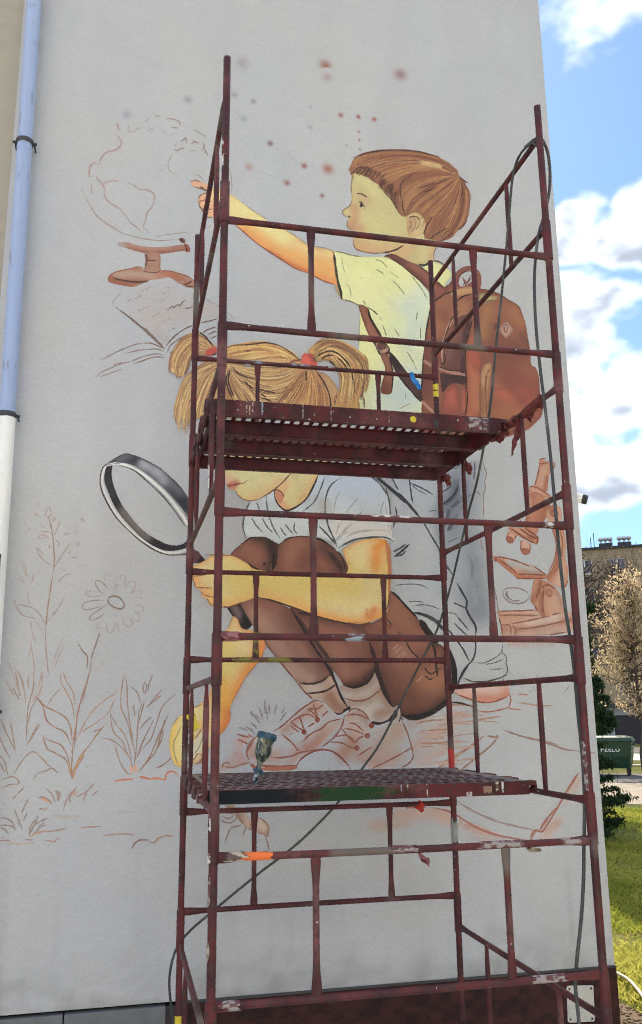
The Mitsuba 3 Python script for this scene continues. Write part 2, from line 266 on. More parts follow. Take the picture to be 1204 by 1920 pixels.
# returns, back and top close the volume
def solid_plain(m): v = np.array(m.vertices); return dict(color=np.tile(WALL, (len(v), 1)))
m = cat_([bx(WX0, WX1, WY + .004, 13, PZ, WTOP)]); part('wall_core', m, 'plaster', bld, **solid_plain(m))
part('wall', bx(-9, WX0 - .002, WY + .01, 13, -.2, WTOP), 'beige_plaster', bld, label='beige plaster left of the downpipe')
part('plinth', bx(.008, WX1 + .004, WY - .012, 12.99, GZ - .1, PZ - .012), 'plinth_brown', bld, label='coarse dark brown plinth')
part('plinth_drip_edge', bx(.008, WX1 + .006, WY - .014, WY + .05, PZ - .011, PZ - .001), 'dark_steel', bld)
part('plinth_slab', bevel(-.585, -.05, WY - .022, WY + .05, GZ - .1, PZ - .018), 'slate', bld); part('plinth_slab', bevel(-1.19, -.592, WY - .022, WY + .05, GZ - .1, PZ - .018), 'slate', bld)
part('plinth_gap', bx(-.048, .007, WY - .004, WY + .05, GZ - .1, PZ - .02), 'paint_dark', bld)
part('roof', bx(WX0 - 7.8, WX1 + .1, WY - .10, 13.1, WTOP + .002, WTOP + .15), 'roof_dark', bld)

# downpipe
pipe = thing('downpipe', 'round downpipe, sky tinted grey above and white below, at the left wall edge', 'downpipe')
PXc, PYc, PR = -1.118, 1.765, .047
def pipex(z): return -1.085 - (z - 2.513) * .0098
part('upper_pipe', tube([(pipex(z), PYc, z) for z in (3.55, 5, 6.5, 7.5)], PR, 28), 'zinc_sky_tint', pipe, smooth=50)
part('lower_pipe', tube([(pipex(z), PYc, z) for z in (GZ, 1, 2, 3, 3.53)], PR + .004, 28), 'white_pipe', pipe, smooth=50, label='white lower pipe')
part('inspection_cover', bevel(pipex(2.4) - .04, pipex(2.4) + .022, PYc - .072, PYc - .035, 2.36, 2.695), 'black', pipe)
for z in (5.411, 3.548, 1.815):
    c = holder('clamp', pipe)
    a = np.arange(33) * 2 * np.pi / 32; ring = tube([(pipex(z) + (PR + .006) * math.cos(t), PYc + (PR + .006) * math.sin(t), z) for t in a], .008, 8, cap=False, rb=1.9, ra=.6)
    part('band', ring, 'dark_steel', c, smooth=40)
    for s in (-1, 1):
        part('bolt', cat_([tube([(pipex(z) + s * .052, PYc, z - .003), (pipex(z) + s * .075, PYc, z - .003)], .009, 8), tube([(pipex(z) + s * .060, PYc, z - .003), (pipex(z) + s * .060, WY, z - .003)], .006, 8)]), 'black', c, smooth=40)

# junction plate on the plinth
pl = thing('access_plate', 'white metal access plate with four screws on the brown plinth', 'plate')
g = Polygon([(2.352, .158), (2.531, .149), (2.524, -.050), (2.345, -.043)]).buffer(-.012).buffer(.012)
m = trimesh.creation.extrude_polygon(g, .004, engine='earcut'); m.apply_transform(np.array([[1, 0, 0, 0], [0, 0, -1, WY - .014], [0, 1, 0, 0], [0, 0, 0, 1.0]])); part('cover', m, 'plate_white', pl)
for x, z in ((2.370, .140), (2.514, .133), (2.507, -.034), (2.364, -.027)): part('screw', place(lathe([(0, .004), (.005, .004), (.007, 0)], 12), (x, WY - .018, z), (0, -1, 0)), 'dark_steel', pl)

# cctv
cc = thing('security_camera', 'small white bullet camera on the right corner of the wall', 'security camera')
o = np.array([2.84, 2.22, 3.345]); d = np.array([2.955, 2.15, 3.30]) - o; d /= np.linalg.norm(d)
part('body', tube([o - d * .03, o + d * .10], .034, 20), 'white_pipe', cc, smooth=40); part('lens', tube([o + d * .099, o + d * .132, o + d * .136], [.0355, .0355, .028], 20), 'black', cc, smooth=40)
part('bracket', tube([(2.70, 2.24, 3.35), (2.76, 2.235, 3.355), o + d * .01], .012, 10), 'white_pipe', cc, smooth=40)

# unseen building added across the yard to throw sunlight back on the wall
ob = thing('building', 'unseen cream building added across the paved yard to bounce light on the mural', 'building')
wz = [(x, z) for x in range(-24, 22, 4) for z in (1.6, 4.8, 8.0)]
g = sbox(-27, GZ, 22, 10.5).difference(shapely.union_all([sbox(x - .8, z - .8, x + .8, z + .8) for x, z in wz])); m = trimesh.creation.extrude_polygon(g, .3, engine='earcut'); m.apply_transform(np.array([[1, 0, 0, 0], [0, 0, -1, -24.0], [0, 1, 0, 0], [0, 0, 0, 1.0]]))
part('wall', m, 'cream_render', ob); part('wall_back', bx(-27, 22, -34, -24.5, GZ, 10.45), 'cream_render', ob); part('roof', bx(-27.3, 22.3, -34.3, -23.8, 10.51, 10.7), 'roof_dark', ob)
for x, z in wz: part('window', bx(x - .8, x + .8, -24.22, -24.18, z - .8, z + .8), 'window_glass', ob)

# ---------------------------------------------------------------- the mural: paint on the plaster, in millimetres on the wall plane (x to the right, z up)
MURAL = """S|globe|140 122 120|110|1|-547 5710 -534 5680 -529 5654|-549 5619 -524 5597 -507 5565 -521 5528 -551 5499 -591 5483 -621 5455 -637 5416 -649 5378|-649 5378 -672 5387 -697 5366 -706 5333 -707 5302 -703 5277 -684 5285|-662 5288 -643 5260 -620 5232 -596 5189|-620 5232 -590 5252 -559 5268 -513 5268
S|globe|132 119 112|77|1|-604 5183 -593 5133 -556 5097 -497 5064 -455 5014 -422 4972 -381 4942 -348 4906|-456 5262 -415 5256 -382 5229 -328 5231 -282 5207 -277 5150 -296 5096 -318 5062 -329 4999 -342 4947 -308 4926 -312 4900|-749 5178 -725 5130 -696 5078 -649 5004 -598 4960 -535 4922 -472 4890 -400 4874 -320 4864 -230 4864 -158 4878 -99 4891
S|globe|132 119 112|59|1|-262 4881 -222 4903 -168 4918 -87 4940 -32 4943|-467 5659 -431 5659 -413 5683 -377 5703|-460 5708 -470 5680 -465 5657|-356 5752 -338 5774 -333 5777|-335 5685 -296 5713
S|globe|131 119 118|101|1|-293 5811 -251 5808|-218 5801 -176 5803 -133 5793 -118 5768 -127 5751|-183 5736 -132 5739|-23 5742 15 5724 63 5697|-549 5619 -528 5601
S|globe|118 109 108|92|1|-115 5633 -92 5653 -80 5671 -72 5624|-39 5631 -16 5645 12 5645|-31 5657 -7 5647 12 5637|36 5646 50 5637 46 5609 66 5574 78 5549|-142 5618 -146 5591|-155 5563 -131 5561 -109 5580 -85 5587
S|globe|132 119 112|55|1|-170 5534 -172 5507 -185 5483 -193 5445 -183 5404 -154 5382 -117 5376|27 5596 52 5572 71 5559|-238 5695 -224 5686 -211 5672|-181 5672 -159 5697|-243 5406 -223 5382|-57 5574 -10 5581|77 4995 114 5025|-518 4945 -526 4919
S|globe|132 119 112|48|1|-678 5147 -688 5186 -686 5228|220 5473 237 5422 245 5348 241 5284
S|globe|129 113 116|76|1|-499 5780 -468 5788
F|globe_stand|131 95 84|1|-504 4811 -455 4826 -397 4817 -330 4809 -263 4812 -196 4822 -129 4840 -78 4853 -56 4837 -47 4814 -85 4805 -144 4787 -211 4769 -278 4763 -345 4763 -412 4775 -462 4786 -495 4794|138 129 124:0.99:29:-499 4807 -470 4801|109 67 52:0.66:13:-395 4770 -295 4763 -161 4783 -60 4813|147 116 104:0.66:13:-413 4808 -279 4801 -162 4824
F|globe_stand|118 70 57|1|-66 4864 -40 4853 -26 4826 -30 4804 -55 4801 -52 4828 -68 4845
S|globe_stand|62 35 33|96|1|-71 4849 -52 4828 -55 4804|-96 4894 -79 4899 -72 4873 -87 4866
F|globe_stand|102 62 57|1|-105 4893 -79 4903 -60 4884 -66 4864 -87 4866|48 31 33:0.88:13:-92 4890 -87 4876
F|globe_stand|134 102 88|1|-318 4757 -228 4767 -220 4667 -211 4645 -248 4626 -298 4626 -332 4636 -315 4675|115 84 72:0.77:13:-315 4749 -312 4666|123 90 77:0.66:13:-226 4760 -223 4662
S|globe_stand|73 47 48|86|1|-324 4756 -310 4731 -313 4694 -320 4665|-314 4712 -276 4712 -247 4718|-332 4631 -290 4622 -240 4629 -211 4647
F|globe_stand|141 104 87|1|-554 4551 -535 4585 -487 4609 -406 4637 -333 4659 -336 4633 -290 4622 -240 4627 -207 4650 -157 4651 -89 4635 -38 4622 1 4598 4 4544 -45 4547 -104 4573 -164 4603 -205 4589 -271 4573 -296 4561 -336 4538 -385 4510 -458 4511 -516 4519 -549 4529|146 125 112:0.88:25:-494 4581 -405 4604 -339 4602 -272 4601|104 62 47:0.88:12:-517 4555 -452 4544 -361 4545 -304 4557|120 70 53:0.77:17:-539 4576 -545 4538 -483 4518 -401 4513|139 84 63:0.77:21:-207 4640 -139 4620 -54 4583
S|globe_stand|63 40 36|103|1|-517 4558 -452 4549 -378 4547 -296 4558|-66 4555 -33 4574 -8 4597|-53 4546 -3 4556
S|globe_stand|116 75 60|75|1|-543 4580 -495 4608 -406 4641 -341 4662|-526 4572 -518 4564|-207 4650 -140 4648 -38 4624 1 4598|-484 4531 -451 4528 -418 4526
F|open_book|W|1|-517 4369 -460 4461 -385 4505 -271 4568 -172 4598 -70 4553 6 4533 84 4472 166 4429 163 4341 54 4298 -21 4264 -94 4211 -166 4106 -326 4244 -443 4322|153 146 144:0.825:84:-278 4293 -98 4357 102 4404|150 145 145:0.55:93:-365 4430 -153 4507|146 139 137:0.66:49:-227 4217 -175 4159
S|open_book|91 76 71|111|1|-497 4357 -417 4302 -350 4250 -258 4169 -174 4096
S|open_book|107 91 86|148|1|-326 4239 -275 4195 -224 4145 -178 4100
S|open_book|128 119 118|65|1|-517 4367 -516 4385 -488 4431 -460 4461|6 4533 84 4472 166 4429 213 4388|222 4393 244 4377 274 4347|222 4356 248 4340
S|open_book|95 81 77|92|1|-167 4110 -150 4139 -118 4182 -78 4222 -21 4264 12 4276|54 4298 113 4318 167 4341|68 4231 105 4257 156 4281|106 4221 139 4242 160 4249
S|open_book|109 91 84|83|1|-156 4071 -141 4117 -101 4157 -61 4187 -20 4209|-140 4064 -108 4098 -75 4119|-176 4029 -204 4036 -253 4027 -301 4005 -364 3974|123 4195 161 4217
S|open_book|110 94 88|99|1|-174 4096 -207 4107 -256 4125 -305 4122
S|open_book|118 106 103|82|1|-305 4122 -353 4111 -409 4084 -464 4053 -526 4012 -572 3982|-173 4079 -222 4088 -271 4083 -344 4068 -423 4039|-176 4043 -213 4057 -270 4043 -326 4021 -381 3990
S|open_book|124 109 104|72|1|-381 3990 -436 3972 -514 3930 -568 3896 -597 3859|-570 3869 -528 3890 -435 3933|-491 3954 -437 3981
S|open_book|137 131 133|70|1|-416 4402 -411 4416 -401 4419 -396 4411 -390 4416
S|open_book|133 127 131|70|1|-384 4430 -381 4424 -373 4426 -369 4430 -361 4435
S|open_book|123 117 120|70|1|-358 4448 -350 4440 -346 4443 -342 4458 -332 4451
S|open_book|123 117 120|42|1|-344 4485 -338 4487 -330 4480 -327 4485 -323 4496
S|open_book|123 117 120|56|1|-315 4493 -309 4507 -300 4500 -298 4513 -292 4514
S|open_book|137 131 133|42|1|-286 4519 -281 4523 -274 4515 -267 4518 -263 4532
S|open_book|123 117 120|56|1|-354 4347 -348 4349 -345 4341 -338 4356 -333 4349
S|open_book|141 126 120|70|1|-325 4352 -320 4365 -316 4371 -309 4365 -305 4366
S|open_book|141 126 120|56|1|-295 4381 -293 4386 -285 4388 -279 4379 -273 4385
S|open_book|137 131 133|42|1|-236 4415 -231 4421 -228 4425 -220 4416 -214 4420
S|open_book|137 131 133|57|1|-211 4425 -202 4426 -197 4440 -191 4432 -187 4446
S|open_book|141 126 120|56|1|-285 4434 -280 4438 -273 4440 -266 4435 -259 4439
S|open_book|123 117 120|43|1|-194 4479 -189 4483 -183 4497 -176 4489 -172 4502
S|open_book|133 127 131|42|1|-167 4496 -159 4511 -157 4504 -151 4505 -143 4508
S|open_book|133 127 131|69|1|-261 4320 -257 4312 -250 4314 -246 4318 -241 4331
S|open_book|133 127 131|56|1|-235 4337 -228 4328 -223 4332 -215 4347 -209 4349
S|open_book|141 126 120|69|1|-175 4373 -169 4374 -164 4367 -157 4383 -151 4384
S|open_book|133 127 131|56|1|-147 4377 -139 4394 -133 4386 -128 4387 -124 4391
S|open_book|141 126 120|43|1|-116 4397 -110 4400 -106 4413 -101 4406 -95 4421
S|open_book|133 127 131|42|1|-88 4424 -83 4419 -78 4419 -69 4426 -65 4437
S|open_book|137 131 133|56|1|-175 4527 -168 4531 -161 4522 -155 4536 -153 4528
S|open_book|137 131 133|42|1|-116 4551 -110 4555 -103 4557 -98 4571 -90 4575
S|open_book|137 131 133|72|1|-87 4582 -79 4574 -74 4585 -67 4580 -61 4583
S|open_book|123 117 120|72|1|-54 4587 -49 4590 -45 4607 -35 4610 -31 4600
S|open_book|137 131 133|69|1|-198 4284 -192 4277 -186 4283 -180 4294 -178 4288
S|open_book|133 127 131|42|1|-172 4302 -166 4294 -160 4298 -154 4313 -145 4305
S|open_book|137 131 133|42|1|-158 4383 -152 4376 -147 4379 -138 4385 -134 4388
S|open_book|123 117 120|42|1|-128 4403 -124 4406 -115 4398 -109 4400 -105 4415
S|open_book|133 127 131|42|1|-71 4427 -63 4443 -60 4446 -51 4449 -47 4440
S|open_book|133 127 131|57|1|-8 4474 -2 4478 1 4471 7 4483 14 4476
S|open_book|133 127 131|43|1|23 4491 26 4484 32 4500 39 4491 45 4504
S|open_book|137 131 133|56|1|-162 4219 -156 4212 -150 4229 -143 4220 -136 4224
S|open_book|123 117 120|70|1|-132 4228 -128 4243 -121 4243 -114 4237 -108 4251
S|open_book|102 93 92|80|1|-157 4373 -133 4399 -124 4386 -100 4416 -87 4403 -67 4438 -46 4449|-58 4393 -24 4396 1 4412
S|open_book|107 106 139|74|1|-428 4410 -420 4404 -410 4414
F|painted_dot|W|1|1005 6452 993 6403 962 6362 920 6342 879 6347 848 6375 837 6420 847 6469 877 6510 919 6532 961 6529 993 6501|122 84 72:1:40:921 6437 922 6437
F|painted_dot|W|1|1005 6347 995 6304 968 6269 931 6251 895 6255 868 6280 858 6319 868 6362 894 6398 930 6417 967 6414 994 6389|138 128 131:1:35:932 6334 933 6334
F|painted_dot|W|1|1601 6476 1586 6419 1549 6372 1500 6349 1451 6354 1416 6387 1403 6438 1417 6495 1453 6542 1502 6568 1552 6564 1588 6532|128 104 106:1:46:1502 6458 1503 6458
F|painted_dot|W|1|1070 6037 1064 6015 1050 5998 1032 5989 1013 5991 999 6004 994 6024 999 6045 1013 6063 1031 6072 1050 6071 1064 6058|124 63 60:1:18:1032 6031 1033 6031
F|painted_dot|W|1|1201 6045 1196 6024 1183 6008 1165 5999 1147 6001 1134 6013 1129 6032 1134 6053 1147 6070 1165 6079 1183 6077 1196 6065|124 66 64:1:17:1165 6039 1166 6039
F|painted_dot|W|1|1325 6043 1320 6021 1306 6003 1286 5994 1267 5996 1254 6009 1249 6029 1254 6051 1268 6069 1287 6078 1306 6077 1320 6064|128 64 60:1:18:1287 6036 1288 6037
F|painted_dot|W|1|1192 5918 1188 5904 1179 5892 1166 5886 1154 5888 1145 5896 1141 5910 1145 5924 1154 5936 1166 5942 1179 5941 1188 5932|124 90 88:1:12:1167 5914 1168 5914
F|painted_dot|W|1|1192 5847 1189 5834 1180 5823 1169 5818 1158 5820 1149 5827 1146 5839 1149 5852 1158 5863 1169 5869 1181 5868 1189 5860|122 74 72:1:11:1169 5843 1170 5844
F|painted_dot|W|1|1195 5772 1191 5759 1183 5749 1171 5744 1160 5745 1152 5753 1149 5765 1152 5778 1160 5788 1171 5794 1183 5793 1191 5785|116 80 78:1:11:1172 5769 1173 5769
F|painted_dot|W|1|557 5723 551 5697 536 5677 514 5667 492 5670 476 5685 470 5708 475 5734 490 5754 512 5765 534 5763 550 5748|93 68 70:1:20:513 5716 514 5716
F|painted_dot|W|1|798 5578 792 5554 777 5535 756 5525 735 5528 719 5543 713 5565 718 5589 733 5609 754 5619 776 5616 791 5602|122 74 68:1:20:755 5572 757 5572
F|painted_dot|W|1|1013 5584 1001 5537 971 5500 930 5482 890 5488 860 5516 849 5558 860 5604 889 5642 929 5661 970 5657 1001 5630|131 84 72:1:38:931 5572 932 5572
F|painted_dot|W|1|678 5425 672 5399 655 5378 633 5368 610 5371 593 5387 587 5411 592 5437 608 5458 631 5469 654 5466 671 5451|122 76 74:1:21:632 5418 633 5418
F|painted_dot|W|1|920 5357 915 5337 902 5322 885 5314 868 5317 856 5329 851 5346 855 5366 868 5381 885 5389 902 5387 915 5376|111 76 76:1:16:885 5352 887 5352
F|painted_dot|W|1|422 5515 414 5481 393 5454 364 5441 335 5445 314 5465 305 5496 312 5530 332 5558 361 5572 390 5568 413 5549|141 122 118:1:27:363 5506 364 5506
F|painted_dot|W|1|410 6362 397 6302 361 6253 312 6229 262 6235 225 6269 210 6324 221 6384 256 6434 305 6460 355 6456 394 6422|134 132 137:1:47:309 6344 310 6344
F|painted_dot|W|1|429 6046 424 6022 409 6003 390 5994 370 5996 355 6010 349 6031 354 6055 368 6074 387 6084 407 6083 423 6069|122 116 120:1:19:389 6039 390 6039
F|painted_dot|W|1|304 6077 298 6048 281 6024 256 6012 232 6015 213 6033 206 6059 211 6089 229 6113 253 6126 278 6123 296 6107|130 127 132:1:24:255 6069 256 6069
F|painted_dot|W|1|371 5892 365 5863 347 5840 323 5828 298 5831 280 5848 273 5875 278 5904 295 5928 320 5940 344 5938 363 5921|133 138 144:1:23:322 5884 323 5884
F|painted_dot|W|1|845 5898 840 5875 825 5856 804 5846 784 5849 769 5863 763 5884 768 5908 783 5927 803 5938 824 5936 839 5922|135 137 143:1:19:804 5892 805 5892
F|painted_dot|W|1|-15 5984 -22 5949 -43 5921 -71 5908 -100 5911 -121 5932 -130 5963 -124 5998 -105 6026 -77 6041 -48 6038 -25 6018|126 128 137:1:28:-73 5974 -72 5974
F|painted_dot|W|1|-416 5798 -423 5759 -446 5727 -477 5712 -509 5716 -534 5739 -545 5775 -539 5814 -517 5846 -486 5863 -453 5860 -428 5837|130 134 144:1:31:-481 5787 -480 5788
F|painted_dot|W|1|836 6070 832 6052 821 6037 806 6030 790 6032 779 6042 775 6059 778 6077 789 6091 805 6099 820 6098 832 6088|134 136 144:1:15:805 6065 807 6065
F|painted_dot|W|1|1093 5788 1090 5776 1082 5766 1072 5762 1062 5763 1054 5770 1051 5781 1054 5793 1061 5802 1072 5807 1082 5806 1090 5799|119 120 125:1:10:1072 5784 1073 5785
S|painted_line|133 138 146|37|1|375 5495 488 5469 624 5421|525 5705 640 5636 744 5575
S|painted_line|138 142 149|55|1|2205 5156 2275 5263|2167 5043 2269 5163|2138 5018 2292 5188
S|tall_flower|129 110 98|71|1|-827 2947 -808 2892 -794 2828 -785 2755 -779 2709 -780 2637 -783 2601|-783 2601 -790 2511 -798 2421 -801 2342 -804 2280
S|tall_flower|135 121 114|62|1|-804 2280 -796 2176 -786 2107 -772 2012
S|tall_flower|135 121 114|58|1|-888 2761 -869 2725 -839 2689 -794 2659|-886 2762 -860 2743 -841 2717|-777 2646 -753 2692 -722 2748 -686 2804|-780 2637 -761 2683|-750 2556 -722 2593 -680 2610|-808 2307 -836 2359 -881 2402 -966 2423|-994 2462 -973 2410 -937 2362 -860 2341|-800 2315 -769 2360 -730 2423 -707 2477|-773 2369 -757 2387
S|tall_flower|143 121 110|54|1|-846 2955 -840 2993 -828 3010 -816 2998 -822 2975|-837 2946 -821 2956 -803 2976|-824 2938 -814 2924|-842 2886 -864 2894 -868 2908|-812 2813 -835 2836 -861 2839 -880 2829 -877 2816 -839 2824|-801 2851 -832 2863 -858 2860|-801 2920 -801 2943 -790 2950 -791 2925|-788 2837 -769 2893 -757 2917 -771 2923 -776 2907|-782 2810 -755 2797 -766 2765|-809 2754 -815 2781 -796 2759
S|tall_flower|133 119 112|55|1|-735 2835 -719 2858 -706 2854 -718 2840|-710 2849 -697 2854|-664 2796 -642 2801 -641 2787 -659 2782|-704 2739 -687 2749 -699 2726|-685 2712 -659 2708 -646 2713|-667 2851 -650 2875|-668 2883 -670 2911|-640 2931 -632 2955 -618 2932 -635 2926|-928 2883 -934 2873 -923 2867|-738 2647 -728 2629|-724 2625 -712 2639|-693 2614 -679 2603
S|tall_flower|147 135 128|58|1|-915 2971 -890 2963 -881 2952|-891 3046 -881 3023
S|tall_flower|149 132 120|145|1|-891 3046 -883 3023|-909 2966 -890 2958
S|tall_flower|147 135 128|53|1|-957 2668 -946 2623 -928 2592 -937 2642 -953 2677|-977 2582 -958 2560 -941 2556 -951 2578 -973 2585|-892 2607 -895 2562 -906 2533|-886 2598 -890 2571|-917 2508 -915 2472 -903 2420|-893 2332 -876 2262 -855 2193|-855 2324 -831 2280 -813 2254
S|tall_flower|147 135 128|59|1|-882 2219 -869 2141 -852 2055 -854 1970|-888 2115 -880 2184|-702 2229 -732 2159 -752 2072|-692 2203 -718 2133 -742 2055|-1002 2097 -963 2012 -924 1911|-967 2063 -931 2012 -906 1944 -888 1868|-881 2012 -876 1936|-812 2038 -826 1927 -855 1855|-804 2029 -806 1936 -831 1876|-1011 1995 -966 1928
S|daisy|113 97 86|94|0|-455 2471 -430 2482 -394 2475 -371 2451 -361 2424 -378 2406 -405 2410 -432 2423 -454 2441 -457 2463
S|daisy|131 119 112|69|1|-474 2490 -510 2512 -538 2561 -530 2575 -495 2562 -458 2522|-481 2456 -542 2453 -593 2438 -605 2411 -582 2397 -531 2408 -480 2425|-458 2432 -505 2400 -546 2368 -561 2345 -540 2335 -502 2355 -469 2378
S|daisy|140 130 126|58|1|-482 2485 -526 2476 -569 2479 -589 2492 -575 2508 -527 2503|-482 2572 -487 2594 -475 2612 -444 2607|-414 2519 -420 2564|-401 2537 -407 2569|-390 2583 -395 2601 -378 2609 -362 2597 -366 2538|-357 2529 -345 2561 -319 2576 -299 2567 -304 2535 -333 2493|-324 2493 -299 2516 -268 2522 -261 2508 -280 2490|-314 2464 -270 2478 -257 2469|-308 2425 -269 2431 -249 2417 -251 2395 -280 2387 -303 2394|-302 2380 -276 2376 -266 2354 -270 2333 -292 2338 -319 2357|-368 2366 -362 2330 -343 2303 -317 2299 -309 2322 -328 2357|-457 2320 -458 2284 -442 2265 -421 2271 -415 2302 -410 2329|-397 2330 -395 2294 -377 2267|-510 2328 -513 2292 -491 2288|-421 2392 -425 2405
S|daisy|117 103 96|84|1|-494 2266 -513 2204 -529 2147 -538 2108
S|daisy|116 102 94|77|1|-620 2208 -592 2160 -562 2125 -558 2081 -562 2051
S|daisy|129 115 106|70|1|-538 2116 -540 2055 -550 2003 -560 1943 -576 1853|-543 2038 -556 1960 -574 1900
S|daisy|150 141 136|41|1|-530 2038 -489 2073 -465 2099 -433 2161|-505 2047 -456 2090
S|daisy|126 109 98|81|1|-549 2008 -567 1937 -585 1867 -599 1797 -602 1728 -604 1659 -605 1599
S|daisy|135 103 86|68|1|-556 1972 -578 1893 -595 1814 -605 1719 -615 1624 -620 1582
S|daisy|129 103 88|76|1|-822 1886 -781 1842 -720 1811 -675 1785 -648 1754 -630 1711 -621 1650|-848 1903 -817 1877 -789 1833 -768 1764 -723 1725 -680 1707 -652 1677 -624 1620
S|daisy|145 120 106|63|1|-596 1658 -561 1736 -513 1814 -446 1875 -395 1910 -374 1936|-584 1684 -543 1714 -501 1739 -425 1804 -394 1883|-706 2026 -699 1973 -666 1920 -632 1850 -615 1771|-694 2035 -669 1981 -631 1920 -614 1849
S|daisy|132 105 90|67|1|-775 1666 -727 1644 -684 1626 -656 1591 -637 1548 -620 1480 -612 1438|-784 1683 -769 1636 -750 1601 -715 1584 -654 1548 -634 1506|-610 1438 -600 1496 -569 1564 -529 1614 -489 1674 -456 1717 -431 1747|-599 1479 -560 1547 -548 1572|-507 1696 -473 1707 -456 1715|-610 1446 -616 1514 -614 1599
S|daisy|154 125 99|102|1|-605 1437 -592 1505 -553 1581|-619 1463 -635 1523
S|grass_tuft|132 111 98|66|1|-412 1808 -410 1760 -390 1690 -339 1637 -310 1576|-412 1795 -378 1733 -332 1680 -303 1610 -283 1541|-346 2017 -356 1945 -356 1839 -322 1759 -297 1680 -281 1619|-342 2026 -326 1954 -320 1856 -304 1750 -282 1645 -266 1558|-462 1661 -401 1647 -338 1602 -292 1541 -273 1472|-382 1620 -352 1534 -315 1473 -279 1450
S|grass_tuft|126 108 98|68|1|-224 1981 -234 1945 -226 1909 -213 1936 -219 1976|-180 2017 -201 1962 -201 1927|-193 2012 -179 1998|-299 1949 -262 1909 -251 1869 -240 1855|-237 1851 -253 1793 -256 1714 -259 1609 -268 1489|-224 1864 -243 1776 -251 1741|-286 1847 -274 1776|-209 1824 -162 1886 -123 1935|-210 1833 -175 1859 -135 1890|-245 1705 -211 1749 -172 1779|-237 1718 -194 1766|-252 1549 -225 1635 -200 1687 -167 1757|-240 1574 -206 1617 -177 1652 -148 1739 -115 1837 -41 1908
S|grass_tuft|126 103 91|77|1|-256 1540 -233 1609 -212 1661 -229 1618|-232 1471 -178 1556 -145 1642 -103 1739 -78 1801|-104 1756 -128 1651 -152 1573 -211 1505 -245 1462|-111 1703 -114 1651 -152 1573
S|grass_tuft|146 108 92|94|1|-149 1890 -126 1895
S|grass_tuft|129 97 83|76|1|-144 1486 -105 1502 -62 1536 -66 1545
S|grass_tuft|168 109 83|102|1|-374 1419 -322 1426 -270 1429|-231 1441 -182 1426 -138 1430 -89 1420 -86 1446 -59 1466 -23 1453 -14 1435
S|grass_tuft|161 103 82|138|1|-235 1441 -182 1428
S|grass_tuft|176 136 116|172|1|-290 1506 -275 1463|-264 1506 -254 1463
S|grass_tuft_001|130 113 102|63|1|-1013 1674 -994 1631 -965 1580 -947 1555|-1006 1573 -979 1539 -958 1471|-1004 1539 -975 1480|-1016 1776 -982 1699 -944 1630 -920 1579|-965 1758 -943 1673 -926 1605|-857 2034 -851 1947 -871 1851 -874 1774 -870 1646|-810 2034 -805 1964 -822 1894 -856 1825 -868 1740|-937 2034 -907 1964 -888 1860|-881 1947 -881 2017|-765 1851 -741 1894 -705 1938|-868 1621 -839 1688 -809 1747|-853 1646 -823 1705 -800 1739|-925 1471 -896 1528 -857 1578 -825 1590 -790 1564 -745 1517 -692 1473|-819 1435 -801 1472 -760 1483 -719 1499 -687 1469|-993 1439 -957 1455 -916 1454 -895 1420 -938 1417 -986 1398|-924 1338 -894 1370 -863 1403|-954 2034 -920 1895|-965 1947 -923 1878|-1001 1982 -954 1904
S|grass_tuft_002|134 112 106|72|1|-712 1307 -742 1333 -789 1344|-716 1319 -751 1340 -777 1350|-695 1315 -714 1357 -745 1387|-683 1323 -683 1356 -699 1377|-679 1318 -673 1356 -691 1377|-647 1272 -633 1329 -602 1370 -578 1395|-611 1304 -617 1337 -586 1386|-583 1340 -542 1356 -525 1368 -485 1413|-539 1310 -537 1339 -521 1355|-499 1342 -466 1368|-781 1284 -747 1279 -731 1287|-719 1357 -737 1382|-664 1347 -673 1372
S|grass_tuft_002|165 131 111|133|1|-772 1338 -725 1316|-600 1345 -576 1369
S|grass_tuft_003|123 112 108|71|1|-860 1173 -874 1206 -912 1285|-870 1259 -856 1303 -838 1340|-859 1222 -838 1270|-822 1147 -800 1195 -782 1243|-815 1171 -789 1219 -787 1248|-812 1187 -764 1218 -728 1229|-805 1142 -766 1185 -734 1197|-779 1186 -743 1213|-897 1170 -916 1215 -950 1237 -983 1242|-901 1182 -931 1200 -980 1202|-932 1155 -954 1180 -979 1189|-878 1198 -892 1219|-821 1139 -820 1187 -794 1227
S|grass_tuft_003|157 123 108|96|1|-817 1143 -773 1157 -732 1164|-821 1135 -801 1138
S|ground_sketch_001|138 115 106|76|1|-974 1122 -918 1122|-975 1137 -951 1140|-845 1122 -799 1119|-742 1115 -721 1112|-732 1160 -674 1164 -629 1174|-549 1173 -499 1176 -440 1176|-721 1114 -687 1105 -668 1125 -659 1112
S|ground_sketch_001|150 143 136|96|1|-941 1107 -851 1101 -790 1101
S|ground_sketch_001|147 145 140|167|1|-704 1241 -636 1234 -553 1235
S|ground_sketch_001|138 122 114|81|1|-429 1127 -378 1130 -310 1131 -249 1123
S|ground_sketch_001|110 93 86|93|1|-264 1051 -248 1079 -222 1094 -175 1094
S|ground_sketch_001|135 116 106|93|1|-175 1094 -144 1075 -119 1099 -84 1111 -40 1108|-76 1118 -40 1106
S|ground_sketch_001|140 144 152|68|1|-357 1245 -315 1252 -263 1249
F|magnifying_glass__rim|58 58 64|1|-492 3310 -452 3341 -394 3373 -346 3366 -292 3347 -237 3321 -176 3290 -121 3242 -71 3197 -27 3146 7 3091 12 2978 -24 3027 -74 3084 -124 3138 -173 3186 -228 3230 -289 3271 -344 3300 -392 3313 -445 3310|132 136 142:0.99:35:-291 3315 -236 3290 -187 3257 -150 3215|29 29 36:0.88:30:-375 3348 -333 3338|34 36 44:0.88:39:-63 3131 -7 3040|83 86 92:0.77:31:-422 3339 -376 3364|90 94 102:0.66:31:-113 3204 -51 3144
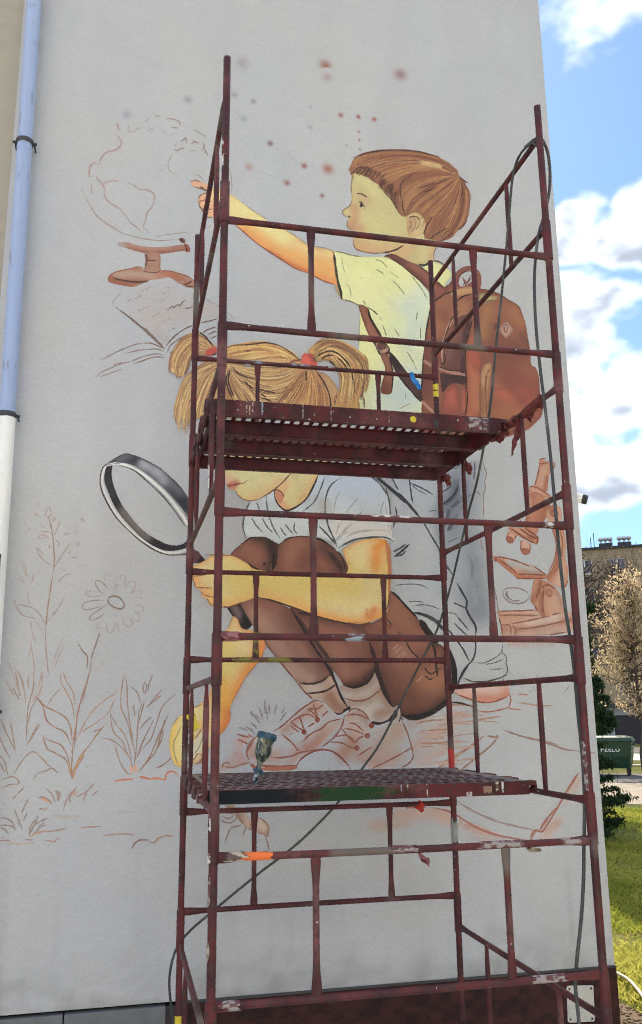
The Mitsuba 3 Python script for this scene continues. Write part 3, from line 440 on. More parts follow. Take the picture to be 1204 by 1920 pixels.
S|magnifying_glass__rim|35 35 40|63|1|-492 3310 -452 3341 -394 3373 -346 3366 -292 3347 -237 3321 -176 3290 -121 3242 -71 3197 -27 3146 7 3091
F|magnifying_glass__rim|31 29 34|1|-502 3285 -470 3293 -471 3242 -460 3181 -437 3120 -405 3053 -361 2994 -318 2940 -270 2893 -215 2853 -161 2827 -114 2807 -60 2803 -19 2816 5 2836 9 2799 -30 2779 -77 2769 -124 2767 -172 2778 -220 2804 -268 2838 -316 2882 -371 2938 -420 2997 -457 3057 -489 3130 -513 3191 -512 3247|93 87 83:0.99:34:-385 3005 -342 2946 -293 2899 -245 2858|44 42 46:0.66:30:-498 3197 -459 3106
S|magnifying_glass__rim|176 176 174|127|0|-508 3291 -521 3246 -524 3196 -510 3135 -481 3068 -443 3003 -394 2943 -345 2890 -291 2844 -231 2803 -171 2772 -112 2755 -47 2761 0 2780
S|magnifying_glass__rim|60 52 50|83|0|-480 3311 -514 3290 -533 3252 -538 3195 -527 3134 -499 3074 -461 3008 -412 2943 -351 2884 -291 2832 -231 2791 -165 2757 -100 2742 -35 2746 1 2756
S|magnifying_glass__rim|189 189 187|139|0|-497 3294 -450 3306 -391 3300 -337 3278 -283 3249 -233 3211 -178 3163 -123 3110 -73 3049 -29 2989 5 2928
S|magnifying_glass__rim|58 55 58|84|1|-426 3295 -373 3285 -318 3257 -269 3215 -208 3162 -146 3102 -91 3036 -47 2976 -3 2916
S|magnifying_glass__rim|85 84 90|54|1|-289 3271 -228 3230 -173 3186 -124 3138 -74 3084 -24 3020 8 2953|-508 3291 -474 3302 -421 3308
S|magnifying_glass__rim|141 146 152|42|1|-425 3186 -390 3128 -358 3068 -339 3025|-337 3199 -309 3151 -283 3108|-305 3220 -274 3190|-194 2908 -151 2879 -103 2853|-223 2901 -175 2885
S|magnifying_glass__handle|27 24 26|168|1|66 2770 79 2746 109 2716
F|magnifying_glass__handle|38 26 30|0|50 2696 79 2746 134 2705 98 2695
S|magnifying_glass__handle|125 90 85|114|1|-29 2746 1 2747
F|magnifying_glass__handle|74 47 51|1|19 2756 42 2782 72 2764 88 2743 56 2697 26 2696
F|magnifying_glass__handle_001|42 34 38|1|256 2431 341 2450 371 2421 411 2373 414 2325 385 2292 360 2290 336 2312 299 2366|106 90 90:0.77:23:305 2420 335 2372|20 16 20:0.88:30:372 2367 384 2319
S|magnifying_glass__handle_001|18 14 16|90|1|256 2431 299 2366 339 2309 360 2292
F|painted_child__face|166 159 115|1|1123 5609 1101 5480 1101 5393 1103 5346 1091 5306 1055 5273 1033 5251 1039 5223 1067 5206 1076 5181 1066 5151 1070 5124 1086 5109 1104 5072 1108 5016 1120 4971 1154 4952 1233 4945 1312 4955 1392 4952 1471 4928 1551 4900 1614 4903 1679 4938 1702 4955 1709 5013 1738 5064 1759 5124 1652 5197 1526 5471 1347 5593 1213 5642|163 124 90:1:49:1120 4975 1233 4949 1330 4963 1420 5002 1493 5044|157 111 90:0.935:44:1130 5283 1124 5206 1105 5137 1158 5135|167 139 102:0.88:77:1121 5036 1243 4986 1376 5020|170 142 107:0.88:77:1511 5037 1473 4966|170 163 117:0.77:168:1293 5247 1354 5178|147 107 91:0.77:27:1070 5133 1088 5116|163 138 105:0.66:56:1172 5374 1207 5350|169 137 105:0.88:45:1707 4975 1728 5044
F|painted_child__face|167 149 111|1|1510 5265 1538 5298 1584 5316 1629 5291 1654 5246 1648 5187 1628 5146 1595 5123 1549 5103 1514 5137|137 105 83:0.66:28:1554 5242 1539 5192 1524 5162
S|painted_child__face|90 57 45|90|1|1505 5263 1533 5295 1582 5317 1631 5293 1656 5246 1650 5187 1630 5144
S|painted_child__face|79 49 40|98|1|1527 5258 1555 5276 1592 5274 1609 5249
S|painted_child__face|107 75 59|65|1|1531 5244 1544 5203 1520 5166|1555 5266 1581 5246 1571 5196 1542 5145|1609 5249 1598 5200 1570 5172
S|painted_child__face|76 49 44|114|1|1144 5407 1181 5404 1215 5382
S|painted_child__face|62 40 37|96|1|1152 5343 1175 5332 1197 5303
S|painted_child__face|103 76 61|48|1|1163 5354 1189 5329|1192 5291 1199 5301
F|painted_child__face|35 26 27|1|1162 5325 1175 5332 1184 5314 1175 5298 1164 5301
F|painted_child__face|27 20 20|1|1068 5217 1085 5218 1094 5210 1080 5204
S|painted_child__face|100 81 62|65|1|1122 5565 1101 5480 1101 5393|1103 5346 1091 5306 1055 5273 1034 5249 1040 5221 1067 5204|1071 5180 1064 5151 1070 5124 1092 5112|1706 4956 1711 5013 1738 5064
S|painted_child__face|106 74 58|79|1|1108 5035 1111 4988 1137 4959 1198 4948 1268 4948 1339 4962
S|painted_child__face|63 44 40|128|1|1321 4956 1375 4973 1429 4998 1475 5034
F|painted_child__hair|124 86 65|0|1083 5589 1125 5688 1197 5733 1289 5769 1380 5793 1500 5811 1612 5818 1704 5809 1779 5800 1815 5770 1870 5733 1912 5714 1933 5657 1960 5631 2001 5612 1973 5608 2008 5548 2017 5499 2006 5418 1993 5348 1976 5297 1940 5243 1892 5198 1862 5151 1819 5122 1767 5101 1694 5106 1640 5109 1637 5147 1657 5198 1650 5255 1624 5300 1575 5316 1529 5295 1496 5262 1469 5270 1447 5291 1430 5332 1405 5396 1379 5427 1352 5447 1318 5496 1282 5510 1247 5525 1229 5551 1193 5551 1167 5562 1131 5571 1100 5543 1091 5575|109 70 57:0.88:90:1753 5404 1791 5215|138 102 71:0.88:57:1169 5665 1260 5718 1370 5754|131 87 60:0.77:80:1535 5749 1721 5746|103 68 57:0.77:68:1434 5458 1449 5344|144 109 76:0.66:69:1570 5438 1522 5354
H|painted_child__hair|109 67 53,141 102 72,98 60 49,145 111 78,115 75 58,87 55 46,129 91 62|61|126|17|1916 5695 1815 5770 1630 5808 1426 5792 1261 5757 1125 5688|1915 5684 1796 5747 1628 5773 1443 5755 1287 5712 1087 5594|1915 5674 1794 5717 1646 5735 1460 5708 1304 5655 1167 5567|1914 5669 1793 5687 1663 5698 1495 5644 1374 5577 1282 5515|1909 5664 1792 5667 1679 5650 1548 5592 1454 5500 1379 5422|1914 5654 1810 5639 1696 5593 1573 5517 1487 5407 1443 5295
H|painted_child__hair|109 67 53,141 102 72,98 60 49,145 111 78,115 75 58,87 55 46,129 91 62|61|115|17|1923 5650 1827 5612 1713 5556 1598 5462 1522 5373 1482 5262|1927 5646 1854 5576 1756 5483 1651 5391 1594 5344 1557 5320|1932 5642 1880 5540 1801 5440 1722 5342 1672 5238 1640 5119|1937 5637 1907 5524 1855 5398 1785 5291 1716 5186 1695 5111|1946 5629 1945 5529 1910 5386 1867 5273 1817 5179 1768 5106|1950 5629 1980 5554 1978 5434 1953 5313 1892 5208 1824 5127
H|painted_child__hair|162 139 98,152 120 82,167 147 106|52|21|13|1804 5723 1720 5736 1627 5742|1794 5707 1700 5708 1617 5716
H|painted_child__hair|76 46 39,68 42 35|60|46|17|1186 5628 1141 5602 1100 5547|1222 5633 1190 5599 1167 5562|1276 5622 1248 5569 1242 5524|1338 5591 1301 5547 1282 5510|1373 5548 1345 5495 1344 5451|1417 5505 1389 5452 1405 5401|1452 5441 1432 5381 1447 5296
S|painted_child__hair|57 35 31|84|1|1125 5688 1197 5733 1289 5769 1380 5793 1500 5811 1612 5818 1704 5809 1779 5800|1469 5415 1473 5522 1520 5573 1557 5593|1950 5629 1950 5530 1932 5458|1637 5147 1662 5208 1712 5301|1676 5104 1752 5171 1819 5218|1619 5513 1675 5541 1742 5580|1650 5488 1692 5504 1730 5529|1902 5209 1940 5243 1976 5297|1768 5106 1825 5151 1873 5186|1318 5501 1335 5464 1361 5429 1396 5395 1430 5332 1447 5296|1487 5398 1481 5348 1501 5274|1933 5657 1960 5631 2001 5612
F|painted_child__arm|188 169 121|1|242 5272 314 5223 391 5170 468 5122 545 5074 622 5052 699 5008 777 4955 855 4943 963 4929 977 4831 995 4749 999 4671 892 4691 776 4740 689 4764 603 4814 507 4870 412 4931 335 4995 259 5053 222 5053 202 5135 155 5087 118 5082 81 5082 52 5115 28 5154 18 5204 31 5238 77 5265 58 5284 -8 5296 -36 5318 -27 5340 19 5342 76 5329 123 5303 180 5301|184 120 78:1:54:354 5008 469 4917 603 4829 747 4763 892 4706 989 4686|191 139 82:0.88:85:392 5023 545 4906 747 4825 942 4785|166 95 60:0.935:24:507 4870 660 4784 795 4742|183 141 115:0.99:60:32 5217 79 5171 99 5121|180 141 117:0.99:47:-17 5321 67 5306|193 182 128:0.88:72:295 5189 468 5085 603 4997
S|painted_child__arm|101 68 55|75|1|-8 5296 58 5284 77 5276|-36 5334 -9 5348 29 5341|18 5204 31 5238 77 5265|27 5190 60 5205 107 5201|23 5200 28 5154 57 5116 81 5082 114 5081|61 5158 89 5141 117 5144|80 5119 104 5111|43 5114 70 5170
S|painted_child__arm|83 57 49|113|1|25 5305 68 5280 91 5278
S|painted_child__arm|100 103 88|49|1|-10 5391 18 5389 47 5356|314 5223 391 5170 497 5110|617 5051 699 5008 767 4964|816 4951 894 4946 963 4929
S|painted_child__arm|112 64 49|83|1|259 5053 335 4995 412 4931 507 4870 603 4814 689 4764 776 4740|814 4724 892 4691 970 4673
F|painted_child__shirt|194 197 143|1|965 4928 1026 4923 1095 4911 1172 4909 1266 4919 1337 4927 1407 4910 1485 4861 1546 4810 1608 4759 1661 4682 1668 4568 1637 4475 1624 4353 1607 4232 1600 4152 1592 4034 1590 3878 1588 3724 1073 3689 1099 3918 1132 4229 1144 4451 1141 4531 1081 4557 1017 4566 999 4636 981 4747 971 4851|174 184 170:1:129:1514 4552 1549 4459 1530 4345|172 183 176:0.99:174:1331 3897 1532 3990 1373 3785|188 194 135:0.66:162:1170 4792 1326 4810|182 191 151:0.88:85:1393 4428 1343 4327|194 197 137:0.88:130:1177 4391 1153 3998|179 189 172:0.88:77:1621 4694 1641 4598
F|painted_child__shirt|198 196 141|1|1613 4892 1687 4930 1751 4921 1806 4889 1837 4842 1793 4779 1771 4739 1721 4784 1667 4832
S|painted_child__shirt|58 49 38|178|1|963 4922 973 4835 984 4739 998 4668 1014 4614 1018 4566
S|painted_child__shirt|40 33 29|191|1|992 4692 1003 4644 1015 4570
F|painted_child__shirt|146 124 102|1|965 4665 988 4667 1009 4577 998 4588 976 4626
S|painted_child__shirt|91 85 65|76|1|1017 4566 1081 4557 1142 4535 1188 4543|965 4928 1026 4923 1095 4911 1172 4909|1195 4532 1240 4505 1274 4480|1169 4574 1188 4543
S|painted_child__shirt|75 73 56|93|1|1225 4515 1274 4476
S|painted_child__shirt|103 104 75|78|1|1269 4898 1312 4887 1350 4850|1271 4824 1325 4793|1387 4751 1432 4707 1474 4650|1530 4800 1591 4724 1628 4662 1643 4631|1307 4399 1321 4357 1331 4318|1391 4379 1413 4350 1424 4327|1475 4220 1501 4183 1526 4134|1564 4525 1553 4459|1583 4414 1580 4325
S|painted_child__shirt|135 139 100|63|1|1022 4898 1026 4833 1040 4770|1045 4697 1075 4652 1085 4589|1373 4815 1434 4773|1154 4750 1169 4735|1411 3796 1450 3822 1489 3840|1522 4130 1544 4092|1282 4465 1296 4438|1144 4451 1138 4340 1130 4229|1452 3868 1461 3915
F|painted_child__backpack|110 68 57|1|1337 4935 1369 4951 1424 4950 1510 4914 1589 4889 1667 4832 1721 4779 1771 4739 1801 4763 1801 4697 1755 4655 1714 4614 1682 4627 1661 4690 1608 4759 1546 4810 1485 4861 1407 4910|85 50 44:0.77:33:1368 4931 1485 4886 1601 4775 1676 4659|123 81 68:0.77:33:1525 4890 1642 4821
S|painted_child__backpack|50 32 30|88|1|1329 4926 1377 4950 1424 4950|1348 4920 1407 4906 1484 4857 1546 4806 1608 4755 1661 4686|1589 4889 1667 4832|1721 4779 1771 4739
S|painted_child__backpack|37 30 28|160|1|1589 4898 1625 4894 1662 4913 1687 4934
S|painted_child__backpack|72 51 40|99|1|1687 4938 1744 4937 1807 4896
F|painted_child__backpack|106 64 50|1|1138 4530 1202 4521 1224 4443 1268 4368 1304 4308 1341 4232 1351 4206 1339 4185 1286 4180 1249 4240 1198 4330 1162 4437|128 84 68:0.77:26:1164 4509 1215 4394 1251 4319|131 96 72:0.66:16:1199 4377 1221 4324
S|painted_child__backpack|28 22 22|178|1|1204 4517 1216 4454 1253 4386 1297 4311
S|painted_child__backpack|84 51 41|61|1|1138 4530 1162 4437 1198 4330
F|painted_child__backpack|144 110 99|0|1242 4267 1311 4275 1349 4217 1287 4180|161 129 118:0.77:26:1280 4250 1317 4214
S|painted_child__backpack|42 30 28|99|0|1242 4267 1311 4275 1349 4217 1287 4180 1242 4267
F|painted_child__backpack|99 60 52|0|1265 4258 1311 4265 1319 4232 1281 4217
S|painted_child__backpack|48 32 30|68|0|1265 4258 1311 4265 1319 4232 1281 4217 1265 4258
F|painted_child__backpack|114 73 59|1|1286 4176 1339 4185 1353 4131 1370 4062 1364 3977 1354 3903 1286 3898 1283 3947 1304 4026 1314 4089|97 54 44:0.88:31:1318 3958 1320 3904|134 92 75:0.66:26:1315 4151 1337 4091
S|painted_child__backpack|47 30 28|98|1|1347 4186 1357 4132 1371 4063 1365 3977 1356 3907
F|painted_child__backpack|59 41 44|1|1347 4201 1385 4181 1481 4056 1570 3954 1586 3878 1558 3860 1514 3911 1426 4013 1375 4094|33 25 28:0.88:37:1355 4186 1414 4113|75 52 51:0.66:31:1427 4059 1530 3928
S|painted_child__backpack|33 22 22|98|1|1375 4094 1426 4013 1514 3911 1562 3857
F|painted_child__backpack|114 72 59|1|1702 4623 1662 4559 1638 4455 1617 4335 1600 4234 1589 4134 1580 4019 1568 3913 1574 3865 1567 3792 1576 3587 2036 3599 2120 3621 2256 3678 2351 3716 2460 3814 2475 3906 2464 3989 2464 4106 2444 4181 2411 4204 2410 4314 2399 4408 2389 4510 2368 4595 2338 4653 2270 4690 2187 4734 2085 4758 2051 4763 2060 4860 2037 4906 1974 4928 1922 4911 1878 4875 1849 4819 1814 4772 1759 4689|128 84 64:0.88:55:1739 4609 1808 4642 1859 4665|97 59 52:0.88:74:1655 4372 1632 4204 1606 3956|140 97 72:0.88:55:1915 4601 1868 4511|88 56 51:0.77:76:1792 4301 1811 4178|139 97 70:0.66:64:1715 4429 1696 4376|120 76 60:0.88:113:2229 4581 2197 4613|100 60 52:0.88:121:2211 4297 2295 4261|110 59 52:0.77:88:2242 4105 2366 4057|144 78 62:0.825:76:2174 3959 2275 3958|134 97 67:0.77:56:2094 4611 2048 4409|136 91 65:0.77:68:2308 4607 2338 4523|124 76 60:0.77:67:2375 4184 2423 4137|134 84 62:0.88:76:2140 3816 2267 3842|131 65 59:0.66:76:2360 3973 2432 3895|107 59 54:0.66:44:2278 4016 2212 4036 2323 3928
F|painted_child__backpack|W|1|1896 4825 1919 4858 1963 4885 1993 4879 1999 4836 1976 4798 1932 4767 1897 4759 1886 4780
S|painted_child__backpack|111 69 59|246|1|2041 4893 2051 4842 2044 4762|1876 4753 1874 4805 1903 4869 1956 4908 2016 4908
S|painted_child__backpack|73 46 43|82|1|1879 4762 1884 4823 1920 4871 1972 4890|1873 4866 1849 4802 1813 4763|1918 4836 1933 4794 1919 4770|1979 4851 1959 4805 1932 4767
S|painted_child__backpack|98 64 57|162|1|1918 4827 1946 4791 1978 4834
F|painted_child__backpack|148 110 78|1|1810 4703 1879 4736 1948 4761 2017 4764 2014 4724 1954 4705 1876 4675 1825 4661|160 128 89:0.77:34:1895 4720 1981 4738
F|painted_child__backpack|160 147 105|1|2040 4718 2100 4720 2185 4707 2148 4669 2078 4644 2039 4631
S|painted_child__backpack|84 59 46|74|1|2085 4758 2187 4734 2270 4690 2338 4653 2368 4595|2045 4649 2097 4663 2149 4677
F|painted_child__backpack|136 80 62|1|1987 4523 2014 4406 2045 4358 2030 4239 2021 4146 1993 3790 1890 3783 1908 4062 1913 4228 1947 4400|140 72 59:0.88:49:1955 4232 1986 4193|134 94 72:0.88:45:2035 4476 2039 4391|148 94 72:0.77:48:1963 4066 1968 3861|120 76 60:0.66:28:2005 4321 2013 4237
F|painted_child__backpack|140 102 75|1|2034 4147 2087 4193 2111 4178 2099 4110 2082 4034 2060 3795 1997 3790 2009 4070|156 123 92:0.77:32:2068 4158 2044 4031|117 78 57:0.66:22:2025 3988 2016 3824
S|painted_child__backpack|97 64 51|63|1|2111 4178 2064 4099 2048 4032 2047 3794|2034 4147 2014 4087 1996 3790|2064 4091 2050 3999 2056 3958
F|painted_child__backpack|60 41 44|1|1971 4547 1941 4450 1909 4312 1906 4178 1894 4094 1857 4116 1873 4258 1905 4413|84 59 57:0.77:32:1913 4397 1889 4243|47 33 38:0.66:27:1943 4484 1915 4346
F|painted_child__backpack|97 64 57|1|1895 4531 1832 4457 1787 4368 1746 4280 1735 4130 1857 4107 1881 4259 1905 4413 1944 4519|112 78 70:0.77:43:1821 4388 1788 4217|82 52 49:0.77:43:1848 4256 1817 4137
S|painted_child__backpack|161 129 116|125|1|1831 4516 1785 4427 1747 4314 1732 4213 1740 4159|1826 4507 1798 4436
S|painted_child__backpack|33 23 24|86|1|1754 4223 1758 4190 1744 4152 1724 4162
S|painted_child__backpack|47 30 32|87|1|1888 4564 1826 4507 1780 4401 1742 4297|1975 4539 1949 4451 1918 4329 1904 4144 1908 4062 1894 3929 1866 3781|1912 3963 1903 3865 1882 3782|1977 4505 1948 4417 1922 4321
S|painted_child__backpack|140 105 94|251|0|1594 4164 1645 4135 1702 4119 1783 4097 1897 4079
S|painted_child__backpack|46 32 32|85|1|1702 4127 1783 4108 1865 4108
F|painted_child__backpack|72 48 48|1|1716 4079 1782 4076 1901 4069 1894 4011 1828 4014 1778 3994 1727 3941 1717 4006|50 34 36:0.88:38:1764 4050 1879 4051|55 38 37:0.77:32:1745 3983 1727 3949
F|painted_child__backpack|131 70 59|1|1803 4000 1835 3990 1843 3893 1850 3788 1719 3779 1719 3860 1751 3943|153 84 72:0.77:43:1783 3921 1787 3848|118 68 59:0.66:32:1737 3820 1834 3795
S|painted_child__backpack|135 76 62|270|1|1885 3978 1871 3798
S|painted_child__backpack|40 26 24|94|1|1663 4567 1638 4455 1612 4318|1598 4218 1589 4134 1580 4019 1568 3913 1577 3873|1767 4681 1698 4622|1759 4680 1836 4714 1871 4735|1848 4620 1910 4679 1980 4707
S|painted_child__backpack|148 112 99|229|1|1570 3865 1609 3827 1659 3783
S|painted_child__backpack|110 72 60|81|1|2411 4204 2290 4189 2118 4154|2108 3982 2261 4015 2451 4038|2159 4140 2241 4088 2358 4064|2271 4166 2259 4107
F|painted_child__backpack|146 113 102|0|2166 4454 2239 4526 2297 4463 2229 4382|153 123 112:0.77:33:2240 4479 2219 4425
S|painted_child__backpack|85 56 49|80|1|2219 4490 2239 4494 2238 4444 2218 4439 2219 4490
F|painted_child__backpack|84 54 51|1|2138 4486 2160 4501 2167 4472 2143 4435|110 72 60:0.66:22:2167 4472 2171 4472
S|painted_child__backpack|129 68 60|87|1|2120 3621 2256 3678 2351 3716 2460 3814|2036 3607 2136 3626
F|painted_child__trousers|W|1|1361 3340 1638 3388 1823 3440 1995 3463 2013 3271 1980 3065 2023 2832 2005 2408 2003 2028 1913 1991 1713 2010 1637 2090 1658 2245 1628 2339 1531 2401 1337 2523|116 122 132:0.88:168:1849 3400 1832 3194 1801 2991|106 112 122:0.99:118:1815 2859 1864 2729 1871 2599 1904 2438|64 69 78:1:76:1807 3261 1768 3177 1728 3135 1698 3080 1704 2987|86 91 101:0.99:57:1736 3082 1711 2987 1693 2888|76 81 91:0.88:43:1880 2769 1883 2697 1872 2625|90 96 106:0.77:51:1838 3181 1765 3110|134 140 149:0.77:126:1778 2792 1813 2662|107 112 122:0.77:70:1707 3041 1730 2948 1699 2881|111 116 124:0.66:73:1890 2567 1905 2470|128 134 142:0.66:73:1415 2911 1384 2780|136 142 150:0.66:61:1623 2690 1657 2530|124 130 138:0.66:48:1532 2426 1623 2377|156 164 176:0.44:226:1400 3274 1406 3042 1495 3245|158 166 174:0.44:223:1548 2850 1506 2622
S|painted_child__trousers|44 47 54|199|1|1358 3212 1411 3175 1463 3117 1528 3043
S|painted_child__trousers|44 47 54|116|1|1554 3001 1592 2937 1643 2853 1668 2788 1699 2718 1738 2673
S|painted_child__trousers|63 67 76|80|1|1555 3015 1586 2950 1630 2866
S|painted_child__trousers|44 47 54|157|1|1769 2609 1800 2552 1831 2495 1825 2443 1847 2393 1878 2342 1886 2304 1877 2260
S|painted_child__trousers|44 47 54|111|1|1877 2260 1876 2178 1853 2115 1810 2072 1774 2028 1752 1979 1744 1949
S|painted_child__trousers|56 60 68|107|1|1739 2480 1769 2468 1816 2449|1758 2391 1797 2347 1832 2304|1736 2347 1781 2303 1820 2269|1691 3228 1723 3243 1759 3275|1472 3275 1543 3248 1624 3205|1463 3311 1465 3271 1475 3177 1484 3138|1359 3272 1372 3246 1382 3227
S|painted_child__trousers|85 90 99|79|1|1475 3265 1528 3227 1582 3203|1339 2587 1418 2595 1505 2594 1571 2569|1428 2481 1481 2485 1534 2480|1467 2456 1527 2464 1586 2455 1646 2434|1695 2416 1739 2410 1759 2398|1693 2737 1719 2705 1737 2660|1795 3152 1759 3123 1722 3081|1810 3179 1767 3157|1793 3104 1756 3063|1791 2917 1748 2896 1713 2882|1345 2804 1379 2831 1414 2859|1940 3247 1967 3214|1868 3202 1911 3218|1771 3389 1836 3413 1908 3445|1877 2579 1919 2593|1592 3089 1647 3098
S|painted_child__trousers|44 47 54|143|1|1344 2779 1385 2806 1447 2860
S|painted_child__trousers|44 47 54|209|1|1465 2412 1524 2400 1596 2370 1654 2314 1699 2277
S|painted_child__trousers|60 64 72|176|1|1563 2376 1649 2352
S|painted_child__trousers|93 98 108|330|1|1810 3240 1783 3185 1739 3136 1708 3081|1792 3084 1761 3029 1731 2962|1766 3137 1736 3082 1712 3014
S|painted_child__trousers|71 76 85|220|1|1808 3268 1788 3219 1747 3170 1700 3134|1737 3109 1721 3055 1704 2994|1810 3173 1781 3144 1752 3123|1790 3044 1754 3016 1717 2961
S|painted_child__trousers|116 122 132|372|1|1848 3372 1837 3289 1839 3194|1862 2821 1886 2742 1881 2664|1880 2638 1882 2547 1899 2470
S|painted_child__trousers|102 108 118|217|1|1874 2781 1884 2716 1874 2644|1830 3153 1793 3111 1763 3056
S|painted_child__trousers|74 78 87|114|1|1937 3453 1934 3391 1923 3321|1908 3445 1848 3379
S|painted_child__trousers|44 47 54|139|1|1808 3274 1785 3226 1740 3176 1690 3140
S|painted_child__trousers|107 92 88|59|1|1995 3463 2010 3409 2018 3368 2001 3311 2006 3270 1988 3215 1984 3119 1983 3052|1980 3201 1988 3188|1951 2916 1955 2863 1970 2831|2024 2615 2040 2524 2054 2408
S|painted_child__trousers|44 47 54|118|1|1691 2309 1742 2245 1788 2182 1828 2101|1738 1952 1759 1993 1796 2046 1827 2091
S|painted_child__trousers|76 74 76|63|1|1852 2096 1931 2094 2012 2128 2053 2156 2073 2152 2091 2120 2081 2092 2092 2065 2085 2028 2044 2001|1940 2083 2010 2096 2071 2119|1968 2051 2057 2056|2058 2156 2067 2211
S|painted_child__trousers|58 54 54|90|1|1779 1997 1846 1975 1924 1974 2003 1988 2084 2015
S|painted_child__trousers|123 74 64|70|1|2058 1997 2061 1965
F|painted_child__shoe|168 136 124|1|1738 1948 1864 1961 2071 1965 2092 1902 2076 1875 1995 1849 1916 1842 1859 1854 1782 1877 1716 1904|160 106 88:0.935:34:1860 1876 1996 1867 2077 1893|176 154 144:0.77:38:1843 1930 2000 1929
S|painted_child__shoe|125 68 56|90|1|1716 1904 1782 1877 1859 1852 1926 1842 1995 1850 2076 1879 2092 1897
S|painted_child__shoe|138 83 69|75|1|2097 1897 2102 1857 2086 1812|1865 1792 1933 1783 2011 1793 2086 1812
S|painted_child__shoe|51 35 31|117|1|1694 1846 1752 1840 1818 1823
S|painted_child__shoe|148 96 79|68|1|1818 1823 1865 1792|2086 1803 2169 1794
F|painted_child_001__trousers|108 71 60|1|273 2749 336 2822 406 2870 477 2877 537 2859 579 2824 549 2769 540 2651 432 2642 373 2705|47 34 34:0.99:52:525 2828 543 2757 532 2662|126 86 72:0.77:58:384 2788 431 2742|54 39 37:0.88:35:430 2867 513 2852
F|painted_child_001__trousers|113 73 62|1|579 2824 621 2862 693 2888 778 2888 864 2864 937 2818 998 2759 1020 2645 789 2639 540 2645 543 2745|131 91 77:0.77:82:645 2772 693 2834|73 49 45:0.88:59:876 2816 960 2722 984 2662|86 57 50:0.66:46:550 2686 573 2794|100 63 54:0.66:47:717 2691 765 2764
S|painted_child_001__trousers|49 34 33|333|1|513 2846 549 2805 552 2746 545 2674
S|painted_child_001__trousers|57 41 38|240|1|900 2792 960 2734 994 2668
S|painted_child_001__trousers|31 22 22|100|1|336 2822 406 2870 477 2877 537 2859 579 2824|579 2824 621 2862 693 2888 778 2888 864 2864 949 2806|543 2769 538 2662|373 2705 455 2660
F|painted_child_001__trousers|24 17 18|1|478 2714 493 2711 490 2691 478 2694
S|painted_child_001__trousers|47 32 31|88|1|888 2804 936 2733 996 2662|955 2800 991 2759 1009 2675
F|painted_child_001__trousers|121 86 75|1|318 2506 434 2498 664 2412 772 2231 873 2100 923 2028 837 1970 753 1954 693 1970 586 2099 486 2212 369 2391|140 108 95:0.935:68:435 2392 569 2197 670 2035|89 57 49:0.88:51:637 2395 772 2231 879 2068|145 121 109:0.77:51:653 2051 770 1996|113 73 62:0.66:46:401 2491 535 2427
F|painted_child_001__trousers|113 75 63|1|654 2429 980 2400 1154 2369 1205 2134 1203 2042 1153 1986 1076 1947 1000 1940 967 1986 879 2100 755 2264|73 49 45:0.935:52:705 2413 979 2367 1153 2301|131 91 78:0.88:69:942 2166 1009 2035|60 39 37:0.99:35:990 1944 1111 1969 1196 2051|91 60 52:0.77:46:1153 2301 1183 2101
S|painted_child_001__trousers|47 32 31|304|1|705 2396 876 2392 1049 2368 1154 2342
S|painted_child_001__trousers|60 41 38|263|1|677 2389 806 2231 907 2100
S|painted_child_001__trousers|34 22 22|138|1|654 2429 772 2231 879 2084 913 2028 952 1944
S|painted_child_001__trousers|73 51 45|203|1|1160 2302 1196 2184 1203 2068
S|painted_child_001__trousers|88 55 44|64|1|443 2294 493 2219 586 2096 693 1974
S|painted_child_001__trousers|47 32 31|101|1|1119 2352 1176 2234 1193 2068
S|painted_child_001__trousers|36 26 25|233|1|973 1950 1058 1937 1146 1976 1203 2042
F|painted_child_001__trousers|113 73 60|1|1306 2545 1351 2514 1414 2446 1485 2378 1534 2285 1585 2235 1669 2186 1700 2136 1724 2068 1723 1988 1703 1903 1661 1843 1593 1795 1520 1760 1436 1749 1372 1755 1354 1779 1329 1821 1297 1821 1261 1881 1237 1941 1208 2037 1184 2122 1154 2219 1124 2311 1183 2343 1249 2381 1289 2431|36 27 27:1:53:1497 2359 1561 2291 1612 2242|29 21 22:1:64:1703 2130 1722 2038 1707 1915|36 26 26:0.99:59:1372 1767 1462 1760 1567 1795 1654 1849|137 98 83:0.88:82:1327 2159 1385 2147 1358 2111|127 86 70:0.88:109:1335 2432 1398 2345|91 57 49:0.88:116:1300 1917 1362 1857 1493 1886|137 95 73:0.77:83:1529 1977 1614 1989|131 86 70:0.77:59:1507 2272 1479 2222|100 63 54:0.77:81:1211 2159 1252 2007|66 42 38:0.77:52:1214 2025 1249 1917 1285 1845
S|painted_child_001__trousers|25 21 22|137|1|1309 2548 1351 2517 1414 2449 1485 2378
S|painted_child_001__trousers|36 27 26|87|1|1184 2122 1208 2037 1237 1941 1267 1875 1304 1815|1278 2369 1312 2329|1280 2338 1305 2310|1401 2234 1431 2172 1488 2117|1522 2068 1538 2038 1570 2022 1594 2041|1523 2013 1549 1989 1575 1995|1499 2062 1502 2050
S|painted_child_001__trousers|31 22 23|452|1|1504 2366 1541 2303 1586 2248 1618 2220
S|painted_child_001__trousers|25 18 20|377|1|1667 2205 1694 2149 1715 2087 1723 2019 1717 1958 1700 1903
S|painted_child_001__trousers|29 21 22|338|1|1360 1773 1404 1756 1462 1756 1527 1772 1593 1804 1647 1840 1682 1879
S|painted_child_001__trousers|47 31 30|233|1|1161 2219 1191 2122 1220 2019 1255 1917 1292 1839
S|painted_child_001__trousers|41 28 25|151|1|1572 2229 1595 2167 1599 2087 1605 2007
S|painted_child_001__trousers|41 28 25|82|1|1604 2056 1637 2053|1590 2041 1613 2035|1350 2289 1376 2264|1649 2186 1668 2161
